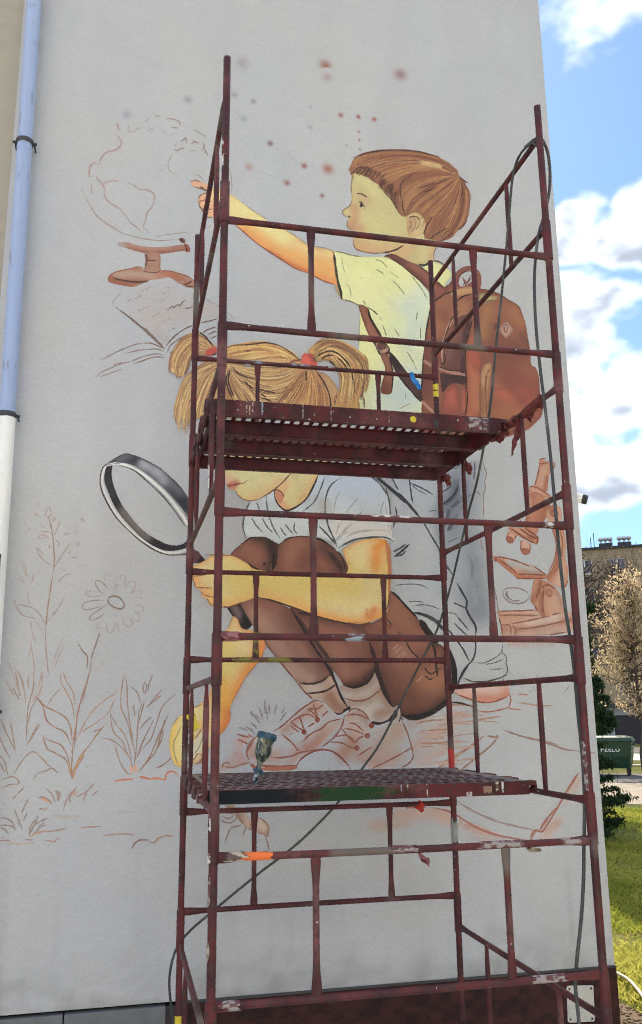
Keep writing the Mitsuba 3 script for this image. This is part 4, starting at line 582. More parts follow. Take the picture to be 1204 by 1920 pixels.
S|painted_child_001__trousers|148 116 98|89|1|1327 2153 1373 2196|1339 2123 1399 2172|1371 2129 1405 2154|1314 2178 1354 2209|1463 1971 1510 2013
F|painted_child_001__shoe|148 126 115|1|695 1971 829 1963 902 2010 937 1958 972 1880 1016 1812 980 1786 935 1778 881 1813 828 1873 784 1873 739 1916|124 89 72:0.935:35:900 1889 935 1829 980 1803|158 147 138:0.77:36:757 1941 829 1924
F|painted_child_001__shoe|154 147 142|1|964 1949 1055 1932 1147 1966 1200 2036 1230 1948 1265 1861 1310 1809 1280 1740 1206 1720 1142 1742 1107 1802 1025 1816|162 156 151:0.88:62:1063 1880 1135 1810|127 100 90:0.77:32:973 1941 1064 1923 1156 1962 1204 2027|133 108 97:0.77:36:1026 1846 1145 1862 1229 1922|131 103 88:0.88:37:1207 1775 1282 1801 1238 1913
S|painted_child_001__shoe|39 28 30|146|1|782 2209 849 2123 902 2036 937 1962 972 1880 1016 1812|828 1873 881 1813 944 1778 989 1786 1016 1812
S|painted_child_001__shoe|56 40 37|131|1|757 1905 829 1911 883 1924 942 1962|704 1967 784 1963 847 1980 902 2018
S|painted_child_001__shoe|27 19 20|214|1|980 1791 1016 1812 1026 1824
S|painted_child_001__shoe|95 63 52|86|1|695 1971 739 1916 792 1869|990 1876 1063 1858 1145 1871 1230 1931
S|painted_child_001__shoe|37 27 27|177|1|1187 2062 1213 2001 1239 1922 1274 1861 1301 1818|1151 1729 1224 1720 1280 1740 1318 1783
S|painted_child_001__shoe|31 23 24|305|1|1284 1740 1318 1774 1323 1800
F|painted_child_001__shoe|W|1|775 1848 828 1873 899 1813 953 1774 1016 1803 1025 1760 969 1702 897 1644 834 1578 737 1530 667 1483 538 1445 427 1464 384 1538 392 1603 443 1651 546 1687 633 1739 721 1806|153 128 115:0.99:62:783 1814 864 1847|144 108 95:0.99:47:862 1661 808 1612 755 1580|151 125 113:0.88:51:564 1534 461 1552|147 117 106:0.88:39:616 1698 712 1781 792 1830|155 130 118:0.77:62:933 1694 897 1661|151 119 104:0.77:42:685 1556 667 1499|153 118 104:0.77:51:401 1594 401 1537
S|painted_child_001__shoe|138 104 91|211|1|1163 1446 1254 1490 1347 1530 1413 1563
F|painted_child_001__shoe|W|1|989 1778 1080 1811 1143 1759 1178 1707 1280 1732 1354 1739 1397 1653 1422 1559 1430 1516 1382 1466 1290 1443 1019 1441 702 1457 720 1531 817 1570 897 1635 969 1702|153 133 122:0.99:80:1334 1688 1202 1563 1292 1519|142 109 95:0.99:58:1040 1625 1021 1583 985 1550|140 108 95:0.88:40:1016 1777 1080 1794 1133 1742|148 117 101:0.77:45:1092 1523 1200 1479|160 138 126:0.77:53:1024 1735 1077 1675
S|painted_child_001__shoe|120 77 66|103|1|550 1682 607 1719 651 1756 712 1806 783 1852 819 1864 855 1851|792 1847 805 1805 823 1758|757 1814 801 1780 818 1750|855 1838 819 1813 765 1814|886 1800 845 1766|655 1739 703 1764 756 1780 809 1758|708 1768 729 1705 738 1688|650 1739 694 1705 729 1684|756 1704 800 1729|598 1665 659 1614 698 1568|534 1530 598 1529 668 1540 707 1556 825 1574|426 1627 392 1578 384 1538|443 1651 413 1627|843 1586 915 1635 969 1702 989 1769|720 1613 773 1662 844 1695 889 1732 970 1752
S|painted_child_001__shoe|126 75 57|181|1|461 1491 538 1477 624 1475 693 1482|388 1529 427 1480 461 1463
S|painted_child_001__shoe|144 91 70|205|1|470 1467 581 1464 693 1470
S|painted_child_001__shoe|113 66 55|125|1|689 1482 707 1510 755 1546 825 1570 896 1564 949 1534 1002 1483 1019 1454|685 1568 707 1572
S|painted_child_001__shoe|120 77 66|94|1|998 1769 1043 1777 1106 1768 1142 1742|1015 1726 1060 1717 1113 1670|987 1693 1041 1684 1113 1657|933 1647 1005 1650 1058 1607|969 1693 1022 1633 1053 1603|897 1614 968 1609 1021 1583 1057 1574|1058 1607 1076 1632 1113 1649|1007 1782 1044 1811 1089 1802 1125 1776 1151 1733|1358 1735 1389 1670 1414 1584 1426 1533|1154 1451 1255 1494 1347 1535 1423 1576|1422 1550 1425 1516 1391 1475 1345 1455|1074 1532 1157 1580|642 1664 668 1668|650 1714 703 1676
F|painted_child_001__shoe|109 56 48|1|801 1748 809 1763 827 1762 836 1747 827 1732 809 1732
F|painted_child_001__shoe|109 56 48|1|717 1676 725 1691 743 1690 751 1675 742 1660 725 1661
F|painted_child_001__shoe|109 56 48|1|1142 1708 1151 1723 1169 1723 1178 1707 1168 1692 1150 1692
F|painted_child_001__shoe|109 56 48|1|1116 1649 1124 1664 1142 1664 1151 1648 1142 1633 1123 1633|133 91 81:0.88:9:1135 1648 1136 1648
F|painted_child_001__shoe|109 56 48|1|1047 1576 1056 1591 1074 1590 1082 1575 1073 1560 1055 1561|133 91 81:0.88:9:1066 1575 1067 1575
F|painted_child_001__shoe|151 140 133|1|1329 1835 1351 1809 1355 1774 1335 1727 1307 1723 1332 1774 1319 1809
S|painted_child_001__shoe|52 37 36|104|1|1310 1822 1338 1835 1351 1809 1357 1774 1340 1727
S|painted_child_001__shoe|81 59 50|131|1|1350 1757 1368 1739
S|painted_child_001__shoe|107 107 109|62|1|489 1866 498 1808|519 1841 520 1799|567 1841 550 1782|616 1823 594 1782|624 1794 585 1740|459 1821 481 1770|407 1800 464 1729|408 1738 442 1709|408 1701 434 1668|511 1749 502 1816
S|painted_child_001__shoe|119 114 115|67|1|490 1855 496 1781|463 1810 478 1752|407 1804 455 1741|434 1787 461 1752|408 1736 443 1701|334 1711 390 1691|378 1717 432 1673|523 1832 523 1786|562 1832 550 1780|401 1799 425 1770
F|painted_child_001__shoe|W|1|274 1631 379 1668 426 1668 391 1612 380 1550 427 1505 242 1443 197 1444 184 1488 275 1552|158 126 115:0.88:38:344 1641 391 1640|153 124 115:0.77:43:333 1551 375 1506|152 129 122:0.77:59:242 1476 369 1484
S|painted_child_001__shoe|126 85 73|106|1|393 1668 420 1651|449 1656 409 1623 391 1584 386 1550 404 1516|329 1669 367 1657 402 1651|332 1641 391 1612
S|painted_child_001__shoe|124 88 79|82|1|242 1481 247 1503 270 1508 285 1500 276 1491|242 1487 300 1480 351 1495 415 1505
F|painted_child_001__arm|194 170 126|1|224 2246 264 2300 287 2366 318 2360 348 2301 415 2284 439 2278 482 2231 494 2189 470 2124 423 2065 375 2007 329 1926 294 1857 280 1806 284 1766 267 1721 227 1671 193 1621 160 1588 126 1550 93 1512 65 1502 36 1491 3 1487 -37 1504 -61 1559 -72 1637 -55 1725 -22 1775 18 1786 68 1825 114 1858 153 1898 186 2041|194 122 64:0.99:50:482 2207 446 2135 375 2030 317 1926 283 1846|201 143 67:0.935:59:234 1984 247 1869 237 1766 215 1699|178 106 58:0.935:39:266 1794 272 1755 244 1704|198 171 100:0.88:99:230 2187 267 2100|190 161 84:0.99:66:-48 1703 -52 1620 -27 1537|197 138 61:0.99:43:111 1723 89 1678 72 1656|194 183 128:0.88:66:58 1785 42 1729 23 1591|178 174 151:0.99:57:79 1590 113 1645|179 124 74:0.77:30:433 2278 440 2206
S|painted_child_001__arm|162 102 65|70|1|491 2201 470 2124 423 2065 375 2007 329 1926 294 1857|284 1766 267 1721 227 1671
S|painted_child_001__arm|151 98 65|93|1|280 1806 285 1766
S|painted_child_001__arm|124 116 89|58|1|293 2372 273 2324 264 2294|224 2240 230 2187|-22 1775 -44 1742 -49 1725|-1 1724 -30 1663 -46 1620 -39 1559 -14 1493|-69 1636 -71 1614|124 1656 102 1600 75 1557|114 1847 68 1825
S|painted_child_001__arm|136 95 69|73|1|117 1706 89 1662 72 1645|48 1502 81 1540 97 1562 120 1550 115 1517 87 1501
F|painted_child_001__arm|194 155 42|0|49 1685 72 1684 75 1645 70 1640 52 1662
F|painted_child_001__arm|194 174 129|1|39 2672 106 2709 174 2752 273 2751 373 2705 455 2660 789 2651 1014 2657 1004 2771 998 2808 1061 2852 1162 2887 1282 2893 1295 2780 1303 2622 1291 2465 1265 2393 1150 2344 1076 2334 979 2342 835 2375 692 2425 527 2475 445 2490 352 2460 272 2430 220 2429 146 2439 134 2473 100 2489 93 2524 59 2546 46 2603 39 2638|197 126 63:1:50:1275 2878 1223 2815 1214 2704|194 136 75:0.935:42:692 2431 835 2381 979 2348 1088 2337 1212 2368 1269 2417|193 151 92:0.88:50:145 2502 226 2435 352 2466|196 169 97:0.88:126:316 2598 668 2571 1032 2603|179 115 70:0.88:27:1151 2391 1201 2427 1175 2380|194 143 91:0.77:41:57 2603 64 2546 111 2501|194 154 94:0.88:61:456 2502 692 2443|197 165 97:0.77:55:1289 2682 1284 2501
S|painted_child_001__arm|56 40 32|92|1|445 2490 527 2475 692 2425 835 2375 979 2342 1076 2334
S|painted_child_001__arm|106 71 58|84|1|352 2460 272 2430 220 2429
S|painted_child_001__arm|121 84 64|65|1|117 2750 198 2749 273 2749|46 2612 131 2626|46 2609 51 2621|64 2544 161 2542|93 2518 122 2496 177 2485|134 2479 146 2450 174 2434|44 2672 40 2614 59 2546
S|painted_child_001__arm|81 54 44|83|1|1282 2891 1295 2780 1300 2622 1292 2477 1262 2393
S|painted_child_001__arm|151 106 77|54|1|1133 2415 1151 2391|1170 2427 1188 2404|1139 2438 1157 2409|1003 2342 1150 2344
S|painted_child_001__arm|133 102 71|61|1|1008 2657 1069 2610
F|painted_child_001__arm|134 102 91|1|1281 2854 1312 2842 1318 2683 1304 2537 1293 2525 1294 2743
F|painted_child_001__shirt|169 178 184|1|363 2874 347 2950 362 3044 392 3102 463 3184 885 3443 1102 3434 1166 3349 1252 3255 1305 3182 1323 3042 1351 2872 1307 2881 1199 2896 1091 2882 1005 2828 957 2796 921 2857 816 2885 712 2889 629 2873 577 2835 495 2873 424 2873|164 173 186:0.88:117:990 3253 1206 3177|156 156 156:0.88:43:871 3108 870 3023|184 180 176:0.88:78:986 2954 1254 2921|174 182 186:0.77:93:464 2986 670 2942
S|painted_child_001__shirt|62 66 72|90|1|991 3291 926 3239 893 3173 881 3098 886 3024 906 2951 952 2848|1295 3236 1315 3149 1323 3042
S|painted_child_001__shirt|62 66 72|118|1|891 3024 901 2961 932 2889 957 2827|838 2959 900 2898 942 2847|962 2817 1016 2850 1091 2882 1199 2898 1286 2899 1345 2871
S|painted_child_001__shirt|74 76 80|87|1|1166 3322 1230 3282 1273 3235 1305 3182|883 3291 850 3203 807 3116 733 3049|681 2974 675 2932 696 2901|618 2961 660 2910 670 2900|587 2939 613 2898 629 2888
S|painted_child_001__shirt|92 96 102|101|1|494 3144 499 3081 515 3009 546 2927 587 2866|433 3099 453 3048|469 2996 505 2936 536 2906|403 2994 434 2943 475 2903
S|painted_child_001__shirt|69 66 63|87|1|392 3102 367 3044 352 2981 348 2930 363 2879 358 2858
S|painted_child_001__shirt|128 134 142|63|1|984 3193 956 3144 939 3068|1102 3156 1052 3095 1019 3051|1138 3077 1105 3043|1061 2988 1007 2923 952 2858|976 2985 953 2910|1282 3148 1258 3082 1246 3039|1321 2988 1336 2924 1340 2892|1200 2941 1092 2926 1017 2892|942 2858 974 2901 1040 2977
S|painted_child_001__shirt|156 148 144|64|1|1287 3137 1296 3073 1305 2987 1319 2913|985 2901 1060 2930 1200 2946 1320 2940
S|painted_child_001__shirt|62 66 72|107|1|1358 3108 1365 3054 1349 3000 1337 2967|1332 2807 1382 2830 1420 2858|1337 2776 1392 2788 1419 2815
S|painted_child_001__shirt|75 79 88|87|1|1331 3320 1352 3282 1378 3229
S|painted_child_001__shirt|44 47 54|217|1|1220 3319 1296 3257 1371 3196 1430 3138
F|painted_child_001__face|194 178 131|1|214 3425 232 3236 240 3205 253 3183 299 3166 315 3141 351 3114 397 3107 453 3121 504 3155 548 3186 551 3131 587 3074 629 3053 691 3079 755 3135 808 3233 846 3321 875 3464|190 149 110:0.99:38:608 3223 566 3168 567 3105 618 3065|194 162 116:0.88:47:412 3114 504 3155 587 3222|170 108 89:0.935:23:258 3211 298 3224 279 3186|190 155 108:0.77:39:734 3134 819 3266|191 156 128:0.77:37:257 3248 237 3226
F|painted_child_001__face|170 118 100|1|551 3183 577 3185 603 3159 608 3128 587 3095 561 3126
F|painted_child_001__face|175 118 100|1|242 3203 263 3225 288 3231 311 3227 334 3216 309 3203 284 3184 263 3177|149 87 73:0.77:14:253 3197 329 3214
S|painted_child_001__face|106 60 50|82|1|246 3195 288 3206 337 3216
S|painted_child_001__face|135 102 79|61|1|319 3214 350 3219 372 3241|299 3164 315 3139 351 3114 402 3107 463 3123|267 3312 262 3296
S|painted_child_001__face|106 71 54|90|1|453 3121 504 3155 556 3194 608 3245 655 3300
S|painted_child_001__face|42 32 31|110|1|548 3183 554 3125 587 3074 629 3052 691 3079 755 3133 808 3228 846 3321
S|painted_child_001__face|87 56 46|68|1|551 3183 577 3185 603 3159 608 3139
S|painted_child_001__face|118 87 69|69|1|231 3299 246 3298
F|painted_child_001__hair|163 133 96|1|162 4026 111 4042 74 4019 24 3974 -37 3915 -66 3852 -83 3771 -99 3704 -89 3659 -45 3629 8 3613 69 3637 182 3645 500 3666 760 3684 1026 3703 995 3838 962 3933 896 4004 802 4031 716 4094 629 4157 563 4186 484 4192 399 4181 302 4169 225 4128|182 161 104:0.99:109:400 4102 530 4092 596 3877 499 3828|172 128 81:0.88:108:662 4020 596 3959|130 91 66:0.88:68:279 3954 268 3818|148 106 72:0.88:110:762 3959 827 3826|128 91 66:0.77:60:238 4087 334 4130|163 109 72:0.77:80:497 4159 629 4122|156 113 78:0.77:66:-10 3830 -68 3693|113 79 58:0.77:57:38 3935 126 3962|178 152 96:0.88:47:67 3736 81 3671
H|painted_child_001__hair|179 154 109,159 124 87,135 102 75,172 141 98,145 113 81,114 85 66,188 165 120,129 97 72|56|96|18|163 4019 74 3985 -12 3924 -60 3840 -93 3705 -104 3651 -96 3600|169 4013 94 3966 20 3899 -28 3802 -56 3681 -65 3576 -55 3524|176 4007 113 3954 58 3876 17 3766 -12 3664 -28 3565 -8 3508|179 3994 132 3929 96 3838 67 3736 51 3636|182 3980 152 3896 128 3814 105 3732 82 3638
H|painted_child_001__hair|179 154 109,159 124 87,135 102 75,172 141 98,145 113 81,114 85 66,188 165 120,129 97 72|58|92|18|207 4023 303 4045 406 4068 530 4099 663 4103 722 4074|214 4010 304 4011 401 3998 531 3995 649 4019 729 4064|220 4004 304 3963 401 3916 531 3899 662 3951 749 4041|227 3998 292 3935 382 3860 499 3815 662 3868 762 4028|233 3991 273 3906 344 3830 441 3784 564 3765 708 3872
H|painted_child_001__hair|159 124 87,135 102 75,172 141 98,145 113 81,114 85 66,188 165 120,129 97 72|57|84|21|227 3984 234 3917 254 3850 281 3772|233 3984 266 3906 306 3841 371 3751|240 3985 292 3908 370 3846 435 3770
H|painted_child_001__hair|166 128 85,133 95 68,177 141 92,140 100 70,156 115 79,108 77 59|58|105|18|749 4027 682 3952 597 3849 532 3763|762 4021 715 3927 655 3827 603 3741|775 4022 761 3917 728 3818 681 3733|802 4024 815 3935 827 3826 827 3737|822 4026 882 3954 915 3867 926 3730
H|painted_child_001__hair|176 141 90,156 113 75,132 93 66,189 164 107|59|54|18|218 4127 334 4158 464 4184 596 4161 722 4095|213 4078 335 4117 465 4142 596 4119 722 4074
S|painted_child_001__hair|55 40 37|94|1|225 4131 276 4156 347 4166 419 4180 484 4194 563 4186 649 4144 716 4094|259 4007 304 3963 356 3940 414 3931|234 3957 228 3889 268 3784|447 3865 499 3849 551 3846|454 3832 492 3808|347 4121 386 4128|531 3783 460 3805|252 3986 241 3904 281 3792|343 3912 402 3862|822 4033 882 3947 921 3846 930 3730|762 4014 758 3944
F|painted_child_001__hair|178 148 94|1|44 4221 -1 4224 -44 4199 -87 4148 -122 4076 -136 4001 -130 3954 -109 3929 -77 3912 -56 3914 -31 3936 -13 3978 4 4053 47 4078 92 4068 148 4141 109 4172|102 72 59:0.935:48:-16 4079 -33 4010 -31 3942|186 169 109:0.88:58:-50 4178 -110 4071 -131 3941|128 93 74:0.88:49:59 4120 98 4089|130 93 74:0.77:38:15 4123 -35 4077
H|painted_child_001__hair|179 154 109,159 124 87,135 102 75,172 141 98,145 113 81,114 85 66,188 165 120,129 97 72|54|92|18|135 4120 70 4196 -7 4210 -75 4156 -128 4056 -142 3933|129 4112 71 4169 1 4169 -61 4116 -102 4024 -118 3909|123 4101 65 4134 8 4129 -41 4077 -70 3993 -80 3891|110 4090 66 4100 15 4089 -21 4038 -32 3976 -49 3914
S|painted_child_001__hair|47 35 39|100|1|44 4232 83 4204 115 4166 138 4137
F|painted_child_001__hair|178 79 72|1|88 4098 110 4117 154 4139 164 4122 158 4091 123 4069 92 4075|148 63 59:0.77:25:98 4082 148 4093
S|painted_child_001__hair|59 39 37|92|1|130 4075 164 4093
F|painted_child_001__hair|173 141 89|1|776 4159 813 4208 868 4252 922 4264 991 4260 1073 4231 1141 4187 1188 4142 1197 4078 1181 3992 1176 3921 1148 3891 1120 3833 1111 3757 976 3747 970 3802 985 3879 996 3949 994 4019 961 4073 920 4104 866 4107 833 4086 806 4109|189 171 111:0.99:61:1030 4156 1112 4107 1151 4025|83 61 50:0.935:35:826 4114 894 4155 962 4158|156 113 76:0.88:71:1059 3878 1024 3799|178 148 94:0.77:51:908 4231 1031 4206
H|painted_child_001__hair|179 154 106,149 113 75,127 92 66,172 138 92,95 72 55,188 165 116,156 121 79|58|126|19|813 4173 895 4244 1004 4247 1113 4192 1188 4120 1188 4007 1169 3921|826 4146 908 4210 1004 4204 1085 4147 1138 4059 1136 3946 1116 3819|833 4125 908 4174 989 4160 1050 4101 1089 4020 1080 3914 1071 3788|833 4111 901 4149 968 4123 1022 4064 1048 3995 1033 3896 1024 3771|853 4106 907 4128 954 4093 994 4033 1007 3964 998 3873 980 3768
S|painted_child_001__hair|47 37 28|104|1|819 4110 867 4149 921 4172 976 4162 1023 4127 1056 4088 1076 4040|975 4130 1016 4098 1049 4052|1076 4040 1085 3970|866 4107 907 4139 948 4142|920 4104 961 4073
S|painted_child_001__hair|128 98 74|60|1|1185 4014 1187 3950 1169 3893|1193 4064 1199 4008 1191 3965|972 3878 951 3821 957 3773|1113 3847 1126 3792 1121 3743
S|painted_child_001__hair|98 74 59|66|1|813 4208 868 4252 922 4264|1161 3850 1160 3788|971 3864 954 3794|1148 3891 1160 3795
S|painted_child_001__hair|113 83 63|74|1|1168 4168 1191 4120|1137 4031 1149 3947 1134 3848|1088 3971 1097 3887
F|painted_child_001__hair|182 79 68|0|732 4123 749 4145 773 4141 806 4098 836 4083 832 4054 779 4052 727 4057|156 58 53:0.77:26:779 4120 806 4095|189 93 79:0.77:25:752 4104 772 4078
F|painted_child_001__hair|143 66 59|1|776 4141 813 4134 809 4102
S|painted_child_001__hair|83 53 48|110|1|806 4109 823 4103 819 4094|659 4075 726 4095
S|painted_child_001__hair|113 68 59|125|1|652 4071 692 4085 725 4091
F|microscope|154 116 98|1|2426 3493 2473 3489 2544 3460 2515 3429 2488 3377 2476 3319 2460 3264 2372 3292 2387 3350 2415 3424|161 130 112:0.77:27:2456 3455 2431 3324|132 84 66:0.88:18:2472 3369 2450 3282|140 89 68:0.77:18:2426 3461 2457 3470
S|microscope|119 73 59|97|1|2424 3490 2436 3501 2475 3507|2544 3460 2531 3448 2510 3415|2426 3468 2406 3395 2377 3307|2433 3465 2487 3475|2544 3460 2527 3488
F|microscope|156 114 95|1|2334 3290 2368 3296 2427 3274 2492 3234 2483 3219 2438 3224 2380 3253 2342 3248 2322 3226|168 135 117:0.66:18:2352 3277 2411 3258
S|microscope|119 73 59|116|1|2330 3290 2368 3298 2427 3274 2485 3237|2350 3245 2380 3253 2438 3224
F|microscope|150 103 84|1|2322 3226 2342 3248 2380 3253 2438 3224 2450 3182 2421 3096 2395 3038 2367 2967 2331 2973 2273 2992 2284 3048 2312 3133|125 79 61:0.88:22:2355 3220 2327 3134 2290 3034|162 125 107:0.77:22:2331 3198 2318 3106|140 89 68:0.88:35:2402 3137 2379 3024
S|microscope|125 98 84|83|1|2318 3226 2307 3161|2245 3074 2253 3033 2258 2991|2285 3062 2296 3007
F|microscope|121 73 55|1|2434 3167 2481 3183 2460 3111 2426 3054 2395 3045|140 91 68:0.66:27:2447 3139 2412 3067
F|microscope|158 121 103|1|2445 3111 2471 3154 2510 3178 2547 3165 2567 3123 2555 3073 2523 3050 2470 3048|135 88 70:0.88:18:2477 3141 2509 3163|170 137 121:0.66:27:2518 3086 2536 3115
F|microscope|110 65 52|1|2477 3130 2515 3142 2540 3122 2533 3086 2503 3085 2478 3098|140 93 77:0.77:18:2490 3113 2519 3100
F|microscope|149 102 80|1|2163 3002 2273 2995 2373 2947 2362 2891 2311 2910 2261 2929 2218 2948 2175 2967|109 66 54:0.77:13:2243 2984 2328 2931|168 133 112:0.77:18:2199 2989 2286 2964
S|microscope|97 58 47|113|1|2170 2998 2220 2969 2276 2929 2355 2894|2243 2994 2300 2958 2368 2926|2281 2999 2344 2960 2372 2933|2373 2947 2362 2891
F|microscope|161 128 112|1|2157 2967 2175 2967 2215 2951 2193 2906 2164 2894 2136 2925
F|microscope|125 77 63|1|2135 2924 2152 2935 2180 2926 2182 2902 2164 2894 2141 2904
S|microscope|119 73 59|92|1|2161 2967 2144 2935|2215 2951 2198 2920|2135 2924 2152 2935 2184 2926 2182 2899 2156 2896 2135 2921
F|microscope|165 135 119|1|2249 2915 2310 2896 2306 2837 2268 2822 2240 2835
F|microscope|135 84 66|1|2242 2849 2271 2857 2303 2844 2298 2827 2261 2820 2241 2832
S|microscope|119 73 59|92|1|2247 2915 2239 2845|2312 2896 2306 2837|2242 2849 2271 2857 2303 2844 2298 2827 2261 2820 2242 2835
F|microscope|158 117 96|1|2037 2784 2056 2799 2178 2778 2329 2742 2416 2679 2407 2658 2199 2653 2185 2666|147 144 140:1:34:2155 2761 2263 2736 2341 2704|142 91 70:0.935:17:2069 2772 2186 2680|148 91 65:0.935:17:2207 2664 2397 2665|124 107 100:0.66:17:2238 2698 2370 2695
S|microscope|109 65 52|102|1|2056 2799 2178 2778 2299 2737|2329 2738 2413 2682|2077 2779 2146 2733 2201 2687|2201 2680 2295 2683 2413 2679|2189 2667 2199 2653 2407 2658
F|microscope|130 77 65|1|2037 2784 2056 2799 2070 2785 2057 2761 2040 2768
F|microscope|150 102 79|1|2482 3003 2520 3015 2565 3003 2579 2905 2567 2800 2580 2731 2566 2642 2524 2593 2439 2632 2412 2665 2461 2728 2496 2798 2510 2882|161 130 110:0.77:35:2552 2939 2546 2765|129 79 58:0.935:27:2514 2833 2492 2750 2434 2673|168 142 128:0.77:44:2533 2696 2497 2626
S|microscope|121 79 63|116|1|2482 3003 2503 2937 2505 2861 2479 2777 2437 2707|2541 2995 2553 2904 2524 2778 2472 2680|2574 2649 2547 2600
F|microscope|154 117 98|1|2322 2643 2381 2648 2438 2625 2487 2585 2525 2505 2533 2424 2348 2394 2310 2474 2286 2500 2293 2541|131 84 66:0.935:25:2364 2623 2338 2555 2297 2500|161 132 114:0.77:44:2460 2524 2469 2450|125 79 61:0.88:17:2367 2556 2359 2448 2371 2408|143 98 79:0.77:26:2408 2611 2453 2625
S|microscope|107 66 54|111|1|2374 2647 2354 2576 2328 2521|2392 2597 2379 2522 2374 2448 2382 2415|2369 2590 2400 2611 2437 2611 2465 2585|2314 2474 2349 2408
S|microscope|124 107 98|71|1|2465 2585 2497 2524 2520 2451
F|microscope|129 84 68|1|2401 2577 2428 2587 2452 2571 2446 2537 2420 2530 2401 2546|154 114 98:0.77:13:2426 2564 2429 2557
S|microscope|116 106 107|90|1|2107 2577 2091 2550 2104 2517 2138 2491 2187 2482 2239 2493 2277 2520 2286 2541|2121 2564 2112 2544 2132 2517 2167 2501 2211 2506|2107 2577 2151 2588 2209 2586 2251 2570 2278 2544|2100 2577 2122 2588
S|microscope|96 89 88|132|1|2124 2564 2116 2541 2132 2517
F|microscope|161 135 123|1|2055 2430 2315 2441 2349 2408 2377 2395 2534 2431 2585 2425 2575 2304 2486 2290 2368 2275 2166 2270 2067 2272 2067 2325 2053 2390|147 107 88:0.935:26:2068 2400 2204 2399 2333 2394|135 88 70:0.935:25:2169 2313 2307 2327 2454 2356 2566 2377|149 102 84:0.935:34:2077 2312 2106 2325|168 149 140:0.77:42:2258 2360 2457 2389|158 123 105:0.88:42:2094 2364 2201 2366
S|microscope|112 77 65|100|1|2055 2430 2192 2435 2315 2442|2057 2403 2204 2407 2341 2404|2136 2348 2237 2366 2377 2395 2421 2402|2142 2339 2166 2313 2159 2273|2169 2313 2307 2327 2454 2356 2566 2381|2068 2338 2114 2342 2131 2325 2131 2273|2053 2390 2067 2325 2071 2285|2412 2279 2523 2297|2437 2412 2496 2427
F|microscope|W|1|2098 2239 2465 2238 2461 2186 2094 2175|154 128 119:0.77:25:2117 2221 2238 2220|147 135 130:0.66:25:2238 2212 2423 2221
F|ground_sketch|W|1|1385 1804 1708 1868 2259 1830 2479 1727 2099 1664 1730 1572 1512 1448 1235 1423 1377 1578|160 139 130:0.88:56:1447 1577 1702 1736|161 141 132:0.77:46:1479 1481 1694 1573|156 134 125:0.66:31:1417 1707 1524 1754
S|ground_sketch|154 126 115|86|1|1588 1658 1636 1658 1684 1657
S|ground_sketch|154 126 115|125|1|1740 1757 1827 1761 1914 1763
S|ground_sketch|143 112 99|57|1|1668 1630 1769 1646 1871 1651
S|ground_sketch|154 136 126|122|1|1594 1472 1682 1466 1770 1471
S|ground_sketch|154 126 115|88|1|1745 1714 1801 1709 1858 1714|1566 1669 1605 1676 1645 1670
S|ground_sketch|154 126 115|126|1|1558 1618 1596 1627 1633 1623
S|ground_sketch|154 126 115|58|1|1692 1717 1806 1725 1920 1735
S|ground_sketch|154 136 126|58|1|1442 1759 1521 1759 1601 1756
S|ground_sketch|154 126 115|58|1|1651 1753 1740 1766 1829 1772|1655 1494 1756 1490 1859 1495
S|ground_sketch|161 136 125|124|1|1560 1478 1609 1480 1659 1482
S|ground_sketch|161 136 125|86|1|1617 1551 1731 1567 1845 1575
S|ground_sketch|161 136 125|57|1|1492 1466 1592 1473 1694 1478|1503 1635 1567 1643 1632 1650
S|ground_sketch|161 136 125|122|1|1451 1657 1536 1659 1621 1668
S|ground_sketch|154 136 126|126|1|1627 1763 1722 1776 1817 1786
S|ground_sketch|161 136 125|57|1|1722 1657 1819 1673 1916 1677
S|ground_sketch|143 112 99|58|1|1765 1725 1887 1727 2010 1718
S|ground_sketch|161 136 125|86|1|1578 1518 1639 1530 1701 1533
S|ground_sketch|154 126 115|58|1|1625 1738 1668 1741 1712 1742
S|ground_sketch|143 112 99|124|1|1478 1596 1583 1596 1689 1603
S|ground_sketch|154 126 115|87|1|1684 1484 1764 1492 1845 1501
S|ground_sketch|143 112 99|56|1|1487 1573 1530 1577 1572 1573
S|ground_sketch|154 136 126|126|1|1588 1584 1672 1588 1757 1603|1604 1465 1642 1466 1679 1462
S|ground_sketch|161 136 125|56|1|1605 1567 1711 1562 1819 1563
S|ground_sketch|154 136 126|127|1|1679 1750 1778 1753 1879 1762
S|ground_sketch|161 136 125|126|1|1666 1775 1724 1778 1782 1782
S|ground_sketch|154 126 115|126|1|1601 1702 1693 1715 1785 1724
S|ground_sketch|154 126 115|57|1|1634 1758 1674 1765 1712 1759
S|ground_sketch|154 126 115|86|1|1640 1598 1718 1605 1796 1600
S|ground_sketch|154 136 126|87|1|1539 1628 1614 1632 1690 1644
S|ground_sketch|143 112 99|56|1|1468 1668 1524 1674 1580 1669
S|ground_sketch|143 112 99|97|1|1598 1816 1703 1829 1857 1823|1862 1735 1930 1743 2029 1755|1452 1718 1547 1734 1642 1737|2162 1839 2232 1829 2301 1818 2392 1819|2156 1893 2226 1890|1545 1678 1686 1676
S|ground_sketch|136 128 125|70|1|2096 2047 2110 2019|2134 2019 2131 1992|2270 1946 2273 1915|2305 2019 2288 1992|2479 1895 2524 1945|2522 1918 2503 1936|2227 1901 2258 1919
S|painted_book_sketch|124 104 100|115|1|2033 1671 2120 1643 2217 1615 2295 1601 2374 1582 2422 1563|2134 1631 2238 1612 2341 1581 2458 1543 2550 1530
S|painted_book_sketch|135 115 109|85|1|2550 1530 2684 1513
S|painted_book_sketch|136 94 82|153|1|1902 1634 1822 1578 1718 1523 1642 1485 1590 1447
S|painted_book_sketch|128 99 91|122|1|2005 1633 1950 1576 1870 1520 1791 1465 1726 1426|1927 1634 1978 1627 2005 1635
S|painted_book_sketch|145 115 102|204|1|1757 1545 1667 1490 1603 1452
